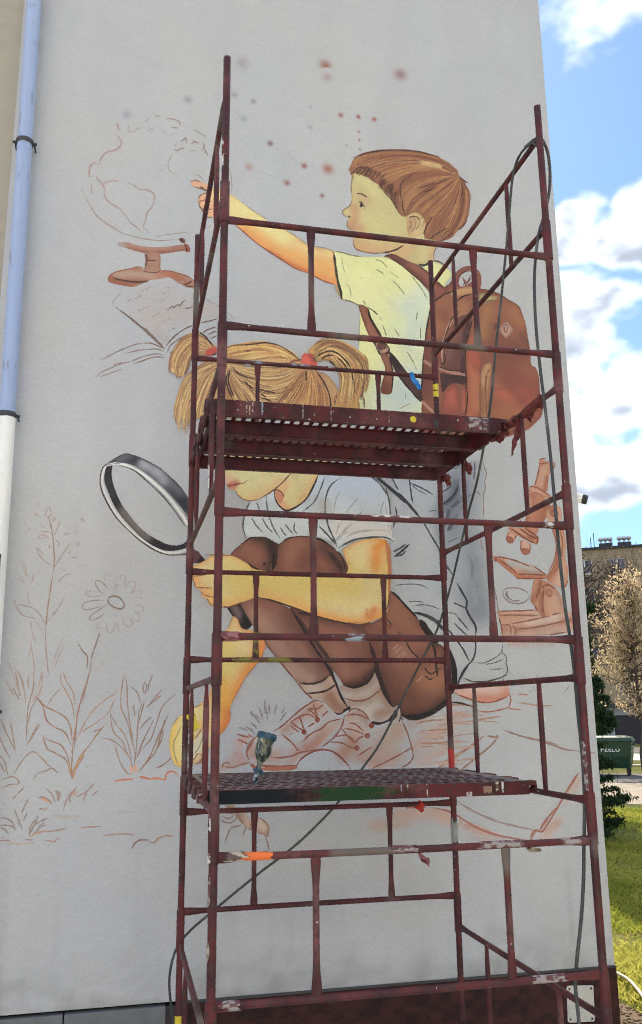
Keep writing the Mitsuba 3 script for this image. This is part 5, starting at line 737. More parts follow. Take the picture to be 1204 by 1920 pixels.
F|painted_book_sketch|W|1|1434 1212 1580 1213 1701 1165 1797 1095 1918 1036 2118 1000 2169 1004 2219 979 1792 1008 1611 1080 1431 1120|153 124 115:0.935:34:1457 1184 1615 1168 1711 1121|158 128 118:0.88:31:1735 1098 1832 1050 1955 1018|162 138 129:0.77:35:1967 1012 2168 993
F|painted_book_sketch|W|1|1093 1130 1205 1187 1319 1224 1571 1216 1707 1149 1657 1078 1360 1090 1191 1066|160 138 129:0.935:45:1318 1183 1535 1186 1660 1130|153 138 131:0.825:45:1159 1117 1361 1130|158 133 124:0.77:31:1570 1206 1661 1171
F|painted_book_sketch|W|1|1753 1127 1869 1102 2007 1034 2172 1001 2123 982 1935 1016 1795 1037 1703 1066|154 124 113:0.935:27:1752 1106 1844 1071 2006 1023|160 138 129:0.77:30:1819 1046 1889 1038
S|painted_book_sketch|135 93 81|120|1|1547 1212 1662 1182 1753 1127 1844 1077 1960 1036 2054 1016 2160 998|1364 1218 1501 1216
S|painted_book_sketch|128 118 115|122|1|1700 1248 1780 1199 1872 1154 1976 1113 2094 1083 2213 1057
S|painted_book_sketch|128 88 75|122|1|2178 1001 2212 1052 2272 1039|2272 1045 2326 1106 2381 1179 2422 1231|2249 1056 2315 1128
F|painted_book_sketch|W|1|2234 1012 2277 1078 2390 1187 2552 1389 2586 1319 2579 1238 2435 1106 2406 1062 2296 987|156 127 117:0.88:32:2301 1054 2382 1096|158 138 129:0.88:36:2446 1242 2534 1343|162 140 131:0.77:31:2246 1001 2324 1009
S|painted_book_sketch|133 91 81|124|1|2552 1395 2449 1276 2376 1176 2304 1088 2262 1045 2224 1052 2188 997|2376 1187 2293 1111 2258 1078
S|painted_book_sketch|136 94 82|186|1|2538 1384 2449 1276
F|painted_ant|156 132 120|1|322 1226 356 1230 385 1213 397 1196 414 1174 409 1147 415 1126 397 1132 368 1154 345 1182 322 1199|132 104 92:0.88:18:334 1215 363 1171|168 148 136:0.77:18:379 1197 397 1159
F|painted_ant|166 148 136|1|449 1189 483 1177 512 1149 523 1122 515 1089 495 1096 461 1102 443 1141|140 116 102:0.935:18:461 1108 507 1095 518 1122|176 162 152:0.66:21:472 1156 489 1134
F|painted_ant|138 116 104|1|264 1266 299 1267 322 1259 311 1216 282 1222 270 1244
S|painted_ant|124 100 88|77|1|449 1192 483 1180 512 1149 523 1122 513 1087 489 1096|328 1226 351 1187 368 1157|414 1174 415 1126 397 1132
S|painted_ant|116 98 90|76|1|243 1183 271 1171 300 1170 328 1193|248 1207 283 1192 311 1208|295 1141 329 1148 357 1155|295 1141 278 1104 265 1062|386 1148 375 1116 366 1095|501 1085 513 1052 522 1009|237 1181 249 1186"""
mur = thing('mural', 'half finished mural of a boy pointing and a girl crouching, painted on the plaster wall', 'mural')
MLAB = dict(painted_child='boy in a yellow shirt with a brown backpack, arm stretched towards the globe', painted_child_001='crouching girl with pigtails holding a magnifying glass', globe='thin sketched outline of a globe', globe_stand='brown painted globe foot',
            open_book='sketched open book with scribbled lines', magnifying_glass='black rimmed magnifying glass', microscope='terracotta microscope at the right', daisy='sketched daisy', tall_flower='sketched tall flower spike',
            painted_ant='small brown ant below the deck', ground_sketch='terracotta ground strokes right of the shoes', painted_book_sketch='terracotta sketch of an open book at the lower right',
            magnifying_glass__handle_001='black lower end of the handle below the hand', grass_tuft='sketched grasses left of the girl', grass_tuft_001='sketched blades at the left edge', grass_tuft_002='sketched low tuft below the grasses', grass_tuft_003='sketched low tuft at the bottom left corner', ground_sketch_001='sketched ground lines at the bottom left')
level, acc = {}, {}
STEP = 2.6e-5
def push(name, V2, F, C, lev):
    V = np.stack([V2[:, 0], np.full(len(V2), WY - .0008 - lev), V2[:, 1]], 1)
    acc.setdefault(name, []).append((V, F, C))
def cross2(a, b): return a[:, 0] * b[:, 1] - a[:, 1] * b[:, 0]
def pts_(s): a = np.array([int(v) for v in s.split()], float).reshape(-1, 2) / 1000.0; return a
def closed(P, smooth):
    if not smooth: return P
    n = len(P); Q = np.vstack([P[-2:], P, P[:3]]); c = spline(Q, .012); d0 = np.argmin(((c - P[0]) ** 2).sum(1)); k0 = len(spline(Q[:3], .012)) - 1
    out = []
    for k in range(n):
        p0, p1, p2, p3 = P[k - 1], P[k], P[(k + 1) % n], P[(k + 2) % n]; m = max(1, int(np.linalg.norm(p2 - p1) / .012)); t = (np.arange(m) / m)[:, None]
        out.append(.5 * (2 * p1 + (p2 - p0) * t + (2 * p0 - 5 * p1 + 4 * p2 - p3) * t ** 2 + (3 * p1 - p0 - 3 * p2 + p3) * t ** 3))
    return np.vstack(out)
def tessellate(g, h):
    b = [np.array(r.segmentize(h).coords)[:-1] for r in (g.exterior, *g.interiors)]; x0, y0, x1, y1 = g.bounds
    X, Y = np.meshgrid(np.arange(x0, x1, h), np.arange(y0, y1, h * .87)); X[1::2] += h / 2; P = np.stack([X.ravel(), Y.ravel()], 1)
    inner = g.buffer(-.55 * h); P = P[shapely.contains_xy(inner, P[:, 0], P[:, 1])] if not inner.is_empty else P[:0]
    P = np.vstack(b + [P]); P = P + np.random.default_rng(1).normal(0, 1e-7, P.shape); t = Delaunay(P).simplices; c = P[t].mean(1); t = t[shapely.contains_xy(g, c[:, 0], c[:, 1])]
    s = cross2(P[t[:, 1]] - P[t[:, 0]], P[t[:, 2]] - P[t[:, 0]]); t[s < 0] = t[s < 0][:, ::-1]
    return P, t
EDGE = dict(painted_child__face=('150 106 70', .45, .012), painted_child__arm=('160 104 66', .6, .018), painted_child_001__arm=('172 108 56', .7, .020), painted_child_001__face=('172 122 76', .45, .012), painted_child__shirt=('128 128 84', .4, .010),
            painted_child__backpack=('66 38 33', .6, .014), painted_child_001__trousers=('50 33 31', .55, .014), painted_child_001__shirt=('120 122 124', .35, .010), painted_child__hair=('96 62 48', .4, .014), painted_child_001__hair=('106 76 52', .4, .014), microscope=('138 88 70', .4, .007))
def do_fill(name, col, P, dabs, smooth, lev):
    g = Polygon(closed(P, smooth)).buffer(0)
    h = .008 if name in EDGE else .014 if not dabs else float(np.clip(min(d[2] for d in dabs) * .62, .006, .014))
    for q in getattr(g, 'geoms', [g]):
        if q.area < 1e-5: continue
        V, F = tessellate(q, h)
        if col == 'W': C = wallc(V[:, 0], V[:, 1])
        else:
            f = meshkit.fbm(np.stack([V[:, 0] * 11 + V[:, 1] * 5, V[:, 1] * 7, V[:, 0] * 0], -1), 4, 3) - .5        # streaky brushwork
            C = pigment(col) * (1 + (.8 if 'backpack' in name or 'trousers' in name else .38) * f)[:, None]
        pt = shapely.points(V)
        edge = 1.0
        if name in EDGE and q.area > .0015 and col != 'W':         # darker airbrushed rim along the outline
            ec, es, er = EDGE[name]; w = (es * np.exp(-(shapely.distance(pt, q.exterior) / er) ** 1.3))[:, None]; C = C * (1 - w) + pigment(ec) * w
        if col == 'W':                                        # spray fades out before the traced limit
            de = shapely.distance(pt, q.exterior); edge = np.clip(de / .02, 0, 1)
        for c, s, r, L in dabs:
            d = shapely.distance(pt, LineString(L)); w = (s * np.exp(-(d / r) ** 2) * edge)
            w = w * (1 + .35 * (meshkit.fbm(np.stack([V[:, 0] * 30, V[:, 1] * 30, V[:, 0] * 0 + s], -1), 3, 6) - .5)); w = np.clip(w, 0, 1)[:, None]
            C = C * (1 - w) + pigment(c) * w
        push(name, V, F, np.clip(C, .01, .9), lev)
def ribbon(name, P, w, col, t, lev, rg):
    P = spline(P, .010); n = len(P)
    tg = np.gradient(P, axis=0); tg /= np.linalg.norm(tg, axis=1)[:, None] + 1e-12; nn = np.stack([-tg[:, 1], tg[:, 0]], 1); s = np.linspace(0, 1, n)
    ww = w / 2 * (np.clip(np.minimum(s, 1 - s) * 8, .45, 1) if t else 1) * (1 + min(.22, .0018 / w) * np.sin(s * rg.uniform(9, 22) + rg.uniform(0, 6)))
    V = np.vstack([P + nn * ww[:, None], P - nn * ww[:, None]]); i = np.arange(n - 1)
    F = np.vstack([np.stack([i, i + n, i + n + 1], 1), np.stack([i, i + n + 1, i + 1], 1)])
    a = V[F]; sg = cross2(a[:, 1] - a[:, 0], a[:, 2] - a[:, 0]); F[sg < 0] = F[sg < 0][:, ::-1]
    dry = 1 + .22 * (meshkit.fbm(np.stack([P[:, 0] * 40, P[:, 1] * 40, P[:, 0] * 0], -1), 3, 12) - .5)
    push(name, V, F, np.clip(np.tile(pigment(col) * dry[:, None], (2, 1)), .01, .9), lev)
def resamp(P, n):
    P = spline(P, .008); s = np.r_[0, np.cumsum(np.linalg.norm(np.diff(P, axis=0), axis=1))]; u = np.linspace(0, s[-1], n); return np.stack([np.interp(u, s, P[:, k]) for k in (0, 1)], 1)
for q, row in enumerate(MURAL.strip().split('\n')):
    k, name, *a = row.split('|'); ch = 'b' if name.startswith('painted_child') else name
    lev = level.get(ch, 0.0); rg = random.Random(q)
    if name == 'painted_dot': name = name if q not in () and name not in acc else f'painted_dot_{sum(n.startswith("painted_dot") for n in acc):03d}'
    if k == 'F':
        ds = [(c, float(s), int(r) / 1000, pts_(L)) for c, s, r, L in (d.split(':') for d in a[3:])]
        do_fill(name, a[0], pts_(a[2]), ds, int(a[1]), lev); lev += STEP
    elif k == 'S':
        for L in a[3:]: ribbon(name, pts_(L), int(a[1]) / 10000, a[0], int(a[2]), lev, rg)
        lev += STEP
    else:
        cols = a[0].split(','); w = int(a[1]) / 10000; n = int(a[2]); jit = int(a[3]) / 1000; G = [resamp(pts_(L), 16) for L in a[4:]]
        for i in range(n):
            u = (i + rg.random()) / n * (len(G) - 1); g0 = min(int(u), len(G) - 2); P = G[g0] * (1 - u + g0) + G[g0 + 1] * (u - g0)
            P = P + [rg.gauss(0, jit * .5), rg.gauss(0, jit * .5)]; s0, s1 = rg.choice([0, 0, rg.uniform(0, .45)]), rg.choice([1, 1, rg.uniform(.55, 1)])
            P = P[int(s0 * 12):max(int(s0 * 12) + 4, int(s1 * 16))]
            ribbon(name, P[::2] if len(P) > 7 else P, w * rg.uniform(.55, 1.5), rg.choice(cols), 1, lev + (i % 7) * STEP, rg)
        lev += 7 * STEP
    level[ch] = lev
for name, L in acc.items():
    at = np.cumsum([0] + [len(l[0]) for l in L]); V = np.vstack([l[0] for l in L]); F = np.vstack([l[1] + o for l, o in zip(L, at)]); C = np.vstack([l[2] for l in L])
    key = mur + '__' + name; scene[key] = mikit.ply((V, F), 'mat_plaster', color=C)
for n, l in MLAB.items(): labels[mur + '__' + n] = {'label': l}

# ---------------------------------------------------------------- scaffold tower
SW = 1.57; ZF, FH, LEV, OFF = .761, .5064, 1.33065, .162
RT, RP, RS = .0140, .0170, .0215                              # rail, post, sleeve radii
tower = thing('scaffold_tower', 'rusty maroon tubular scaffold tower in front of the mural', 'scaffold')
def member(p, q, r, flat=(0, 0, 1), n=14, fl=1.45):           # a tube whose ends are pressed flat, wide along "flat"
    p, q = np.array(p, float), np.array(q, float); L = np.linalg.norm(q - p); s = np.array([0, .012, .03, .055, .085, .12]); s = np.r_[s, [.25 * L, .5 * L, .75 * L], L - s[::-1]] / L if L > .6 else np.r_[s, L - s[::-1]] / L
    k = np.interp(np.minimum(s, 1 - s) * L, [0, .03, .10], [1, 1, 0])
    bend = np.sin(np.pi * s)[:, None] * np.array([0, rnd.uniform(-.003, .003), rnd.uniform(-.0045, .003)]) if L > 1 else 0
    return tube(p + (q - p) * s[:, None] + bend, r, n, ra=1 + (fl - 1) * k, rb=1 - .42 * k, fixed=flat)
def scaffold_frame(p, q, zb, zt, post0, post1, sleeves):
    f = holder('frame', tower); p, q = np.array(p), np.array(q); d = (q - p) / np.linalg.norm(q - p)
    A = lambda t, z: np.r_[p + (q - p) * t, z]
    e = RP * .8 / SW
    part('rail', member(A(e, zt), A(1 - e, zt), RT), 'maroon', f, smooth=50); part('rail', member(A(e, zb), A(1 - e, zb), RT), 'maroon', f, smooth=50)
    for t, zz in ((0, zt), (1, zt), (0, zb), (1, zb)):
        o = A(e * 1.05 if t == 0 else 1 - e * 1.05, zz); a = np.arange(13) * 2 * np.pi / 12; u = np.r_[d, 0]; sd = np.cross(u, [0, 0, 1.0])
        part('weld', tube([o + sd * RT * .80 * math.cos(x) + np.array([0, 0, 1]) * RT * 1.46 * math.sin(x) for x in a], [.0038 + .0012 * math.sin(i * 2.3) for i in range(13)], 6, cap=False), 'maroon', f, smooth=60)
    for t in (.25, .75): part('strut', member(A(t, zb + RT * .7), A(t, zt - RT * .7), RT * .95, flat=np.r_[d, 0], fl=1.5), 'maroon', f, smooth=50)
    for c in (p, q):
        o = np.r_[c, 0]; V = tube([o + (0, 0, post0), o + (0, 0, post1)], RP, 18)
        part('post', V, 'maroon', f, smooth=50)
        for s0, s1 in sleeves:
            part('sleeve', tube([o + (0, 0, z) for z in (s0, s0 + .002, s1 - .002, s1)], [RS - .002, RS, RS, RS - .002], 18), 'maroon', f, smooth=50)
    return f
cor = dict(FL=(0., 0.), FR=(SW, 0.), BL=(0., SW), BR=(SW, SW))
frames = {}
for k in range(3):
    zf = ZF + k * LEV; ze = zf + FH
    for a, b in (('FL', 'FR'), ('BL', 'BR')):
        frames[a[0], k] = scaffold_frame(cor[a], cor[b], zf, ze, zf - .19, ze + .20, [(zf - .192, zf + .012), (ze - .016, ze + .19)])
for k in range(4):
    z0 = ZF - OFF - FH + k * LEV; z1 = z0 + FH
    lo = GZ + .03 if k == 0 else ZF + (k - 1) * LEV + FH + .201; hi = 4.767 if k == 3 else ZF + k * LEV - .191
    for a, b in (('FL', 'BL'), ('FR', 'BR')):
        frames[a[1], k] = scaffold_frame(cor[a], cor[b], z0, z1, lo, hi, [])
for c in cor.values(): part('base_plate', cat_([bx(c[0] - .06, c[0] + .06, c[1] - .06, c[1] + .06, GZ + .005, GZ + .012), tube([(*c, GZ + .012), (*c, GZ + .05)], .024, 14)]), 'maroon', tower)

# paint patches and tape wound on the tubes: thin sleeves a millimetre proud of the tube
def wrap(kind, m, p, q, r, parent=tower, name=None, seed=1, rough=.012, full=True, label=None):
    p, q = np.array(p, float), np.array(q, float); L = np.linalg.norm(q - p); t = (q - p) / L; a, b = frame_of(t); n = 22; mm = max(6, int(L / .006)); rg = np.random.default_rng(seed)
    e0 = rg.normal(0, rough, n); e1 = rg.normal(0, rough, n); e0 = (e0 + np.roll(e0, 1)) / 2; e1 = (e1 + np.roll(e1, 1)) / 2
    ang = np.arange(n) / (n if full else n * 1.9) * 2 * np.pi + (0 if full else -2.2); V = []
    for i in range(mm + 1):
        s = i / mm; ss = s * L + e0 * (1 - s) + e1 * s; rr = r + .0012 + rg.normal(0, .0003, n)
        V.append(p + ss[:, None] * t + rr[:, None] * (np.cos(ang)[:, None] * a + np.sin(ang)[:, None] * b))
    V = np.vstack(V); i = np.arange(n if full else n - 1); j = (i + 1) % n; F = []
    for k in range(mm): o = k * n; F += [np.stack([o + i, o + j, o + n + j], 1), np.stack([o + i, o + n + j, o + n + i], 1)]
    return trimesh.Trimesh(V, np.vstack(F), process=False)
def patch(m, p, q, r, seed, **kw): part('paint_patch', wrap('', m, p, q, r, seed=seed, **kw), m, tower, smooth=40)
zr = {'F': ZF, 'E': ZF + FH, 'D': ZF + LEV, 'C': ZF + LEV + FH, 'B': ZF + 2 * LEV, 'A': ZF + 2 * LEV + FH}
R = lambda x, z, y=0.: (x, y, zr[z])
patch('paint_bluegrey', R(.529, 'D'), R(.602, 'D'), RT, 3); patch('paint_pink', R(.02, 'D'), R(.085, 'D'), RT * 1.3, 4)
patch('paint_silver', R(1.264, 'F'), R(1.402, 'F'), RT, 5, full=False); patch('paint_silver', R(.03, 'F'), R(.10, 'F'), RT * 1.25, 6, full=False); patch('paint_silver', R(1.067, 'E'), R(1.252, 'E'), RT, 7, full=False); patch('paint_silver', R(1.42, 'E'), R(1.54, 'E'), RT, 71, full=False); patch('paint_cream', R(.04, 'E'), R(.12, 'E'), RT * 1.25, 8, full=False)
patch('paint_silver', R(.70, 'E'), R(.80, 'E'), RT, 9, full=False); patch('paint_white', R(.655, 'C'), R(.83, 'C'), RT, 10, full=False, rough=.02); patch('paint_white', R(1.446, 'C'), R(1.482, 'C'), RT, 11, full=False)
patch('paint_bluegrey', R(.361, 'A', SW), R(.422, 'A', SW), RT, 12, full=False); patch('paint_bluegrey', R(.602, 'A', SW), R(.716, 'A', SW), RT, 13, full=False); patch('paint_silver', R(.834, 'A', SW), R(.89, 'A', SW), RT, 14)
patch('paint_olive', R(.271, 'D', SW), R(.60, 'D', SW), RT, 15); patch('paint_olive', (.3925, SW, zr['D'] + .03), (.3925, SW, zr['D'] + .16), RT * 1.1, 16)
patch('paint_white', (0, 0, 4.29), (0, 0, 4.325), RP, 17, full=False, rough=.01); patch('paint_white', (0, 0, 4.19), (0, 0, 4.245), RP, 18, full=False, rough=.015)
patch('paint_white', (0, 0, 1.252), (0, 0, 1.285), RS, 19, full=False, rough=.006); patch('paint_white', (0, 0, 1.37), (0, 0, 1.40), RS, 20, full=False, rough=.01)
patch('paint_silver', (0, 0, 1.10), (0, 0, 1.20), RP, 21, full=False); patch('paint_cream', (0, 0, .93), (0, 0, .98), RP, 22, full=False); patch('paint_silver', (0, 0, .56), (0, 0, .72), RS, 23, full=False)
patch('paint_silver', (SW, 0, 1.47), (SW, 0, 1.66), RP, 24, full=False); patch('paint_white', (0, 1.57 * .24, 2.79), (0, 1.57 * .24, 2.90), RT, 25, full=False)
patch('paint_silver', (0, 1.57 * .75, 1.50), (0, 1.57 * .75, 1.72), RT, 26, full=False); patch('tape_red', (SW, SW, 1.38), (SW, SW, 1.58), RP, 27)

# ---------------------------------------------------------------- decks
def plank(x0, x1, y0, y1, ztop, depth, label, hole, rows, pitch, front, group):
    k = thing('scaffold_plank', label, 'scaffold plank', group); g = sbox(x0, y0, x1, y1); hs = []
    for r in range(rows):
        y = y0 + .045 + (y1 - y0 - .09) * (r / (rows - 1)); n = int((x1 - x0 - .08) / pitch)
        for i in range(n):
            x = x0 + .05 + (i + .5 * (r % 2)) * pitch
            if x < x1 - .04: hs.append(sbox(x - hole[0] / 2, y - hole[1] / 2, x + hole[0] / 2, y + hole[1] / 2).buffer(.004, quad_segs=2))
    m = trimesh.creation.extrude_polygon(g.difference(shapely.union_all(hs)), .002, engine='earcut'); m.apply_translation((0, 0, ztop - .002)); part('perforated_plate', m, 'maroon', k)
    m = trimesh.creation.extrude_polygon(g.buffer(-.003).difference(shapely.union_all(hs).buffer(.003)), .0012, engine='earcut'); m.apply_translation((0, 0, ztop + .0003)); part('worn_lit_tread', m, 'deck_top', k)  # worn top sheet, coloured paler for the light it catches
    for y in (y0 + .002, y1 - .002):
        w = .0018; part('side_flange', bx(x0, x1, y - w, y + w, ztop - depth, ztop - .0021), 'deck_paint' if y < min(y0, y1) + .01 and front else 'maroon', k)
    s = 1 if y1 > y0 else -1
    for y, u in ((y0, 1), (y1, -1)): part('bottom_lip', bx(x0 + .01, x1 - .01, min(y + u * .004, y + u * .022), max(y + u * .004, y + u * .022), ztop - depth - .0001, ztop - depth + .002), 'maroon', k)
    for x, u in ((x0, -1), (x1, 1)):
        part('end_plate', bx(min(x, x + u * .003), max(x, x + u * .003), y0, y1, ztop - depth * .95, ztop - .0021), 'deck_paint', k)
        for y in (y0 + .035, y1 - .035):
            P = [(x, ztop - .02), (x, ztop - .0), (x + u * .045, ztop - .0), (x + u * .050, ztop - .055), (x + u * .040, ztop - .055), (x + u * .036, ztop - .02)]
            h = trimesh.creation.extrude_polygon(Polygon(P).buffer(0), .05, engine='earcut'); h.apply_transform(np.array([[1, 0, 0, 0], [0, 0, 1, y - .025], [0, 1, 0, .001], [0, 0, 0, 1.0]])); part('hook', h, 'maroon', k)
    return k
ups = ['front plank of the upper deck, its edge with a yellow sticker', 'middle plank of the upper deck', 'rear plank of the upper deck, nearest the wall']
for i in range(3): plank(.030, 1.540, .572 + i * .333, .572 + i * .333 + .325, 3.300, .080, ups[i], (.021, .042), 5, .052, i == 0, 'perforated steel planks of the upper deck')
lows = ['front plank of the lower deck, its edge sprayed blue and green', 'second plank of the lower deck, behind the spray gun', 'third plank of the lower deck from the front', 'rear plank of the lower deck, nearest the wall']
for i in range(4): plank(.030, 1.540, .502 + i * .267, .502 + i * .267 + .261, 1.466, .060, lows[i], (.030, .050), 3, .056, i == 0, 'perforated steel planks of the lower deck')
# drips, sticker and paint marks on the fascias
def mark(m, x0, x1, z0, z1, y, seed, name='paint_drip', parent='scaffold_plank'):
    rg = random.Random(seed); n = 9; P = [(x0 + (x1 - x0) * i / n, z1 + rg.uniform(-.002, .002)) for i in range(n + 1)] + [(x1 - (x1 - x0) * i / n, z0 + rg.uniform(-.2, .25) * (z1 - z0)) for i in range(n + 1)]
    g = Polygon(P).buffer(0).buffer(-.0003).buffer(.0015); g = max(getattr(g, 'geoms', [g]), key=lambda q: q.area)
    q = trimesh.creation.extrude_polygon(g, .0012, engine='earcut'); q.apply_transform(np.array([[1, 0, 0, 0], [0, 0, -1, y], [0, 1, 0, 0], [0, 0, 0, 1.0]])); part(name, q, m, parent)
Y1, Y2 = .572, .502
fp = 'scaffold_plank'; lp = 'scaffold_plank_003'
for i, x in enumerate((.185, .20, .215, .262, .265)): mark('paint_cream' if i < 3 else 'paint_bluegrey', x, x + .0035, 3.235 - .01 * (i % 2), 3.299, Y1, i)
for i, x in enumerate((.47, .615, .92)): mark('paint_silver', x, x + .003, 3.23, 3.298, Y1, i + 20)
q = place(lathe([(0, .001), (.016, .001), (.017, 0)], 20), (1.053, Y1 - .0002, 3.262), (0, -1, 0)); part('round_sticker', q, 'tape_yellow', fp)
mark('paint_silver', 1.36, 1.47, 3.232, 3.296, Y1, 31, 'paint_patch')
for a, b, c, d_ in ((1.432, 1.436, 3.235, 3.292), (1.436, 1.49, 3.284, 3.288), (1.436, 1.485, 3.262, 3.266), (1.436, 1.48, 3.243, 3.247)): mark('paint_dark', a, b, c, d_, Y1 - .0012, 4, 'stamped_mark')
mark('paint_dark', 1.165, 1.19, 3.232, 3.26, Y1, 8, 'paint_patch')
for i, (a, b, c) in enumerate(((.905, .909, 1.44), (.935, .939, 1.445), (1.03, 1.034, 1.418), (1.225, 1.250, 1.408), (1.372, 1.384, 1.43), (1.402, 1.410, 1.425))): mark(['paint_bluegrey', 'paint_cream', 'paint_cream', 'paint_white', 'paint_cream', 'paint_white'][i], a, b, c, 1.465 if i != 3 else 1.425, Y2, 60 + i, parent=lp)
mark('paint_rust', 1.31, 1.35, 1.420, 1.448, Y2 - .0003, 77, 'paint_patch', lp)

# ---------------------------------------------------------------- tape, rags
one('tape_strip', wrap('', '', R(.096, 'E'), R(.21, 'E'), RT, seed=41, rough=.02), 'tape_orange', 'orange tape wound round the front rail below the lower deck', 'tape', smooth=40)
yt = thing('tape_strip', 'two bands of yellow tape round the rear right post above the upper deck', 'tape')
for z in (3.838, 3.790): part('band', wrap('', '', (SW, SW, z), (SW, SW, z + .038), RP, seed=42, rough=.003), 'tape_yellow', yt, smooth=40)
one('tape_strip', wrap('', '', (0, SW, .10), (0, SW, .262), RP, seed=44, rough=.001), 'tape_yellow', 'yellow tape round the foot of the rear left post', 'tape', smooth=40)
one('tape_strip', wrap('', '', (SW, SW, 1.045), (SW, SW, 1.175), RP + .003, seed=45, rough=.02), 'tape_grey', 'silver tape bound round the rear right post under the lower deck', 'tape', smooth=40)
def rag(P, w, seed, th=.0012, crump=.008):
    P = spline(P, .012); n = len(P); rg = np.random.default_rng(seed); tg = np.gradient(P, axis=0); tg /= np.linalg.norm(tg, axis=1)[:, None]
    side = np.cross(tg, [0, 1, .2]); side /= np.linalg.norm(side, axis=1)[:, None]; up = np.cross(tg, side); ww = np.interp(np.linspace(0, 1, n), np.linspace(0, 1, len(w)), w)
    cols = np.linspace(-1, 1, 5); V = []
    for s in (1, -1):
        for c in cols: V.append(P + side * (ww * c * (1 + rg.normal(0, .15, n)))[:, None] + up * ((rg.normal(0, crump, n)) + s * th)[:, None] if s > 0 else V[len(cols) and int((c + 1) * 2)] - up * 2 * th)
    V = np.vstack(V); F = []; i = np.arange(n - 1)
    for s in (0, 5):
        for c in range(4): a, b = (s + c) * n + i, (s + c + 1) * n + i; F += [np.stack([a, b, b + 1], 1), np.stack([a, b + 1, a + 1], 1)]
    for c in (0, 4): a, b = c * n + i, (5 + c) * n + i; F += [np.stack([a, b, b + 1], 1), np.stack([a, b + 1, a + 1], 1)]
    return trimesh.Trimesh(V, np.vstack(F), process=False)
zA = zr['A']
one('tape_strip', rag([(1.395, SW - .02, zA + .012), (1.41, SW - .022, zA - .03), (1.435, SW - .03, zA - .07), (1.450, SW - .03, zA - .105)], [.012, .018, .016, .012], 5, crump=.004), 'tape_blue', 'blue tape hanging from the rear guard rail above the upper deck', 'tape')
one('tape_strip', rag([(0.0, 1.1775, 1.79), (.005, 1.1775, 1.745), (.03, 1.17, 1.715)], [.02, .026, .02], 6, crump=.003), 'tape_yellow', 'yellow tape end on the left strut above the lower deck', 'tape')
z3 = ZF - OFF - FH + 2 * LEV + FH
rg_ = random.Random(3)
wr = thing('torn_cloth', 'dark red torn cloth wound round the right side rail at the upper deck', 'cloth')
P = [(SW + .01 * math.sin(t * 3), .16 + t * .62, z3 + .004 * math.cos(t * 9)) for t in np.linspace(0, 1, 14)]
w0 = tube(P, [.017 + .012 * rg_.random() for _ in P], 12); w0.vertices += np.random.default_rng(2).normal(0, .004, w0.vertices.shape); part('wrapping', w0, 'tape_maroon', wr, smooth=False)
for i in range(9):
    y = .18 + .58 * rg_.random(); s = rg_.choice([-1, 1, 1]); L = rg_.uniform(.025, .055)
    part('shred', rag([(SW, y, z3 - .008), (SW + .015 * s, y - .01, z3 - L * .5), (SW + .03 * s, y + rg_.uniform(-.03, .02), z3 - L)], [.018, .02, .004], i, crump=.005), 'tape_maroon', wr)
part('shred', rag([(SW, .42, z3 - .01), (SW - .01, .42, z3 - .08), (SW - .025, .43, z3 - .13), (SW - .045, .44, z3 - .21)], [.016, .020, .012, .002], 99, crump=.003), 'tape_maroon', wr)
z4 = ZF - OFF - FH + 2 * LEV + FH
one('torn_cloth', rag([(SW, SW, 3.235), (SW + .02, SW - .06, 3.225), (SW + .05, SW - .03, 3.185)], [.02, .03, .012], 15), 'tape_maroon', 'dark red scrap at the top of the rear right post under the upper deck', 'cloth', 'dark red scraps under the right end of the upper deck')
one('torn_cloth', rag([(SW + .01, 1.19, 3.232), (SW + .03, 1.17, 3.205), (SW + .04, 1.18, 3.16)], [.02, .025, .01], 16), 'tape_maroon', 'dark red scrap on the rear strut of the right side, under the upper deck', 'cloth', 'dark red scraps under the right end of the upper deck')
one('torn_cloth', rag([(1.345, SW, zr['E'] + .012), (1.36, SW - .015, zr['E'] - .018), (1.372, SW - .02, zr['E'] - .042)], [.02, .032, .01], 17), 'tape_red', 'red rag on the rear rail just below the lower deck', 'cloth')
one('torn_cloth', rag([(.81, .0, zr['E'] - .016), (.825, -.005, zr['E'] - .04), (.85, -.005, zr['E'] - .05)], [.008, .010, .012], 18), 'paint_pink', 'pale pink scrap dangling under the middle of the front rail', 'cloth')
one('torn_cloth', rag([(1.27, .0, zr['E'] - .014), (1.30, -.006, zr['E'] - .024), (1.33, -.005, zr['E'] - .026)], [.010, .012, .004], 19), 'paint_cream', 'cream scrap under the front rail beside the right strut', 'cloth')
one('tape_strip', bevel(.305, .338, SW - .06, SW - .056, 3.872, 3.893, .001), 'tape_grey', 'short grey tape tab below the rear guard rail', 'tape')

# ---------------------------------------------------------------- hoses
one('air_hose', tube(spline([(1.600, 0.050, 4.545), (1.555, 0.040, 4.584), (1.555, 0.187, 4.619), (1.555, 0.279, 4.555), (1.555, 0.349, 4.377), (1.555, 0.424, 4.168), (1.555, 0.506, 3.960), (1.555, 0.607, 3.725), (1.555, 0.696, 3.481), (1.555, 0.801, 3.284), (1.534, 0.900, 3.049), (1.555, 1.082, 2.924), (1.559, 1.265, 2.723), (1.564, 1.448, 2.527), (1.536, 1.630, 2.286), (1.428, 1.640, 2.090), (1.301, 1.640, 1.867), (1.149, 1.640, 1.605), (1.042, 1.640, 1.471), (0.884, 1.640, 1.277), (0.657, 1.640, 1.074), (0.414, 1.640, 0.910), (0.180, 1.640, 0.742), (0.039, 1.640, 0.633), (-0.021, 1.640, 0.549), (-0.046, 1.640, 0.434), (-0.040, 1.640, 0.330), (-0.017, 1.640, 0.188), (-0.006, 1.640, 0.024)], .03), .0068, 10), 'hose_grey', 'dark hose from the top right rail running diagonally behind the lower deck', 'hose', 'dark hoses on the scaffold', smooth=True)
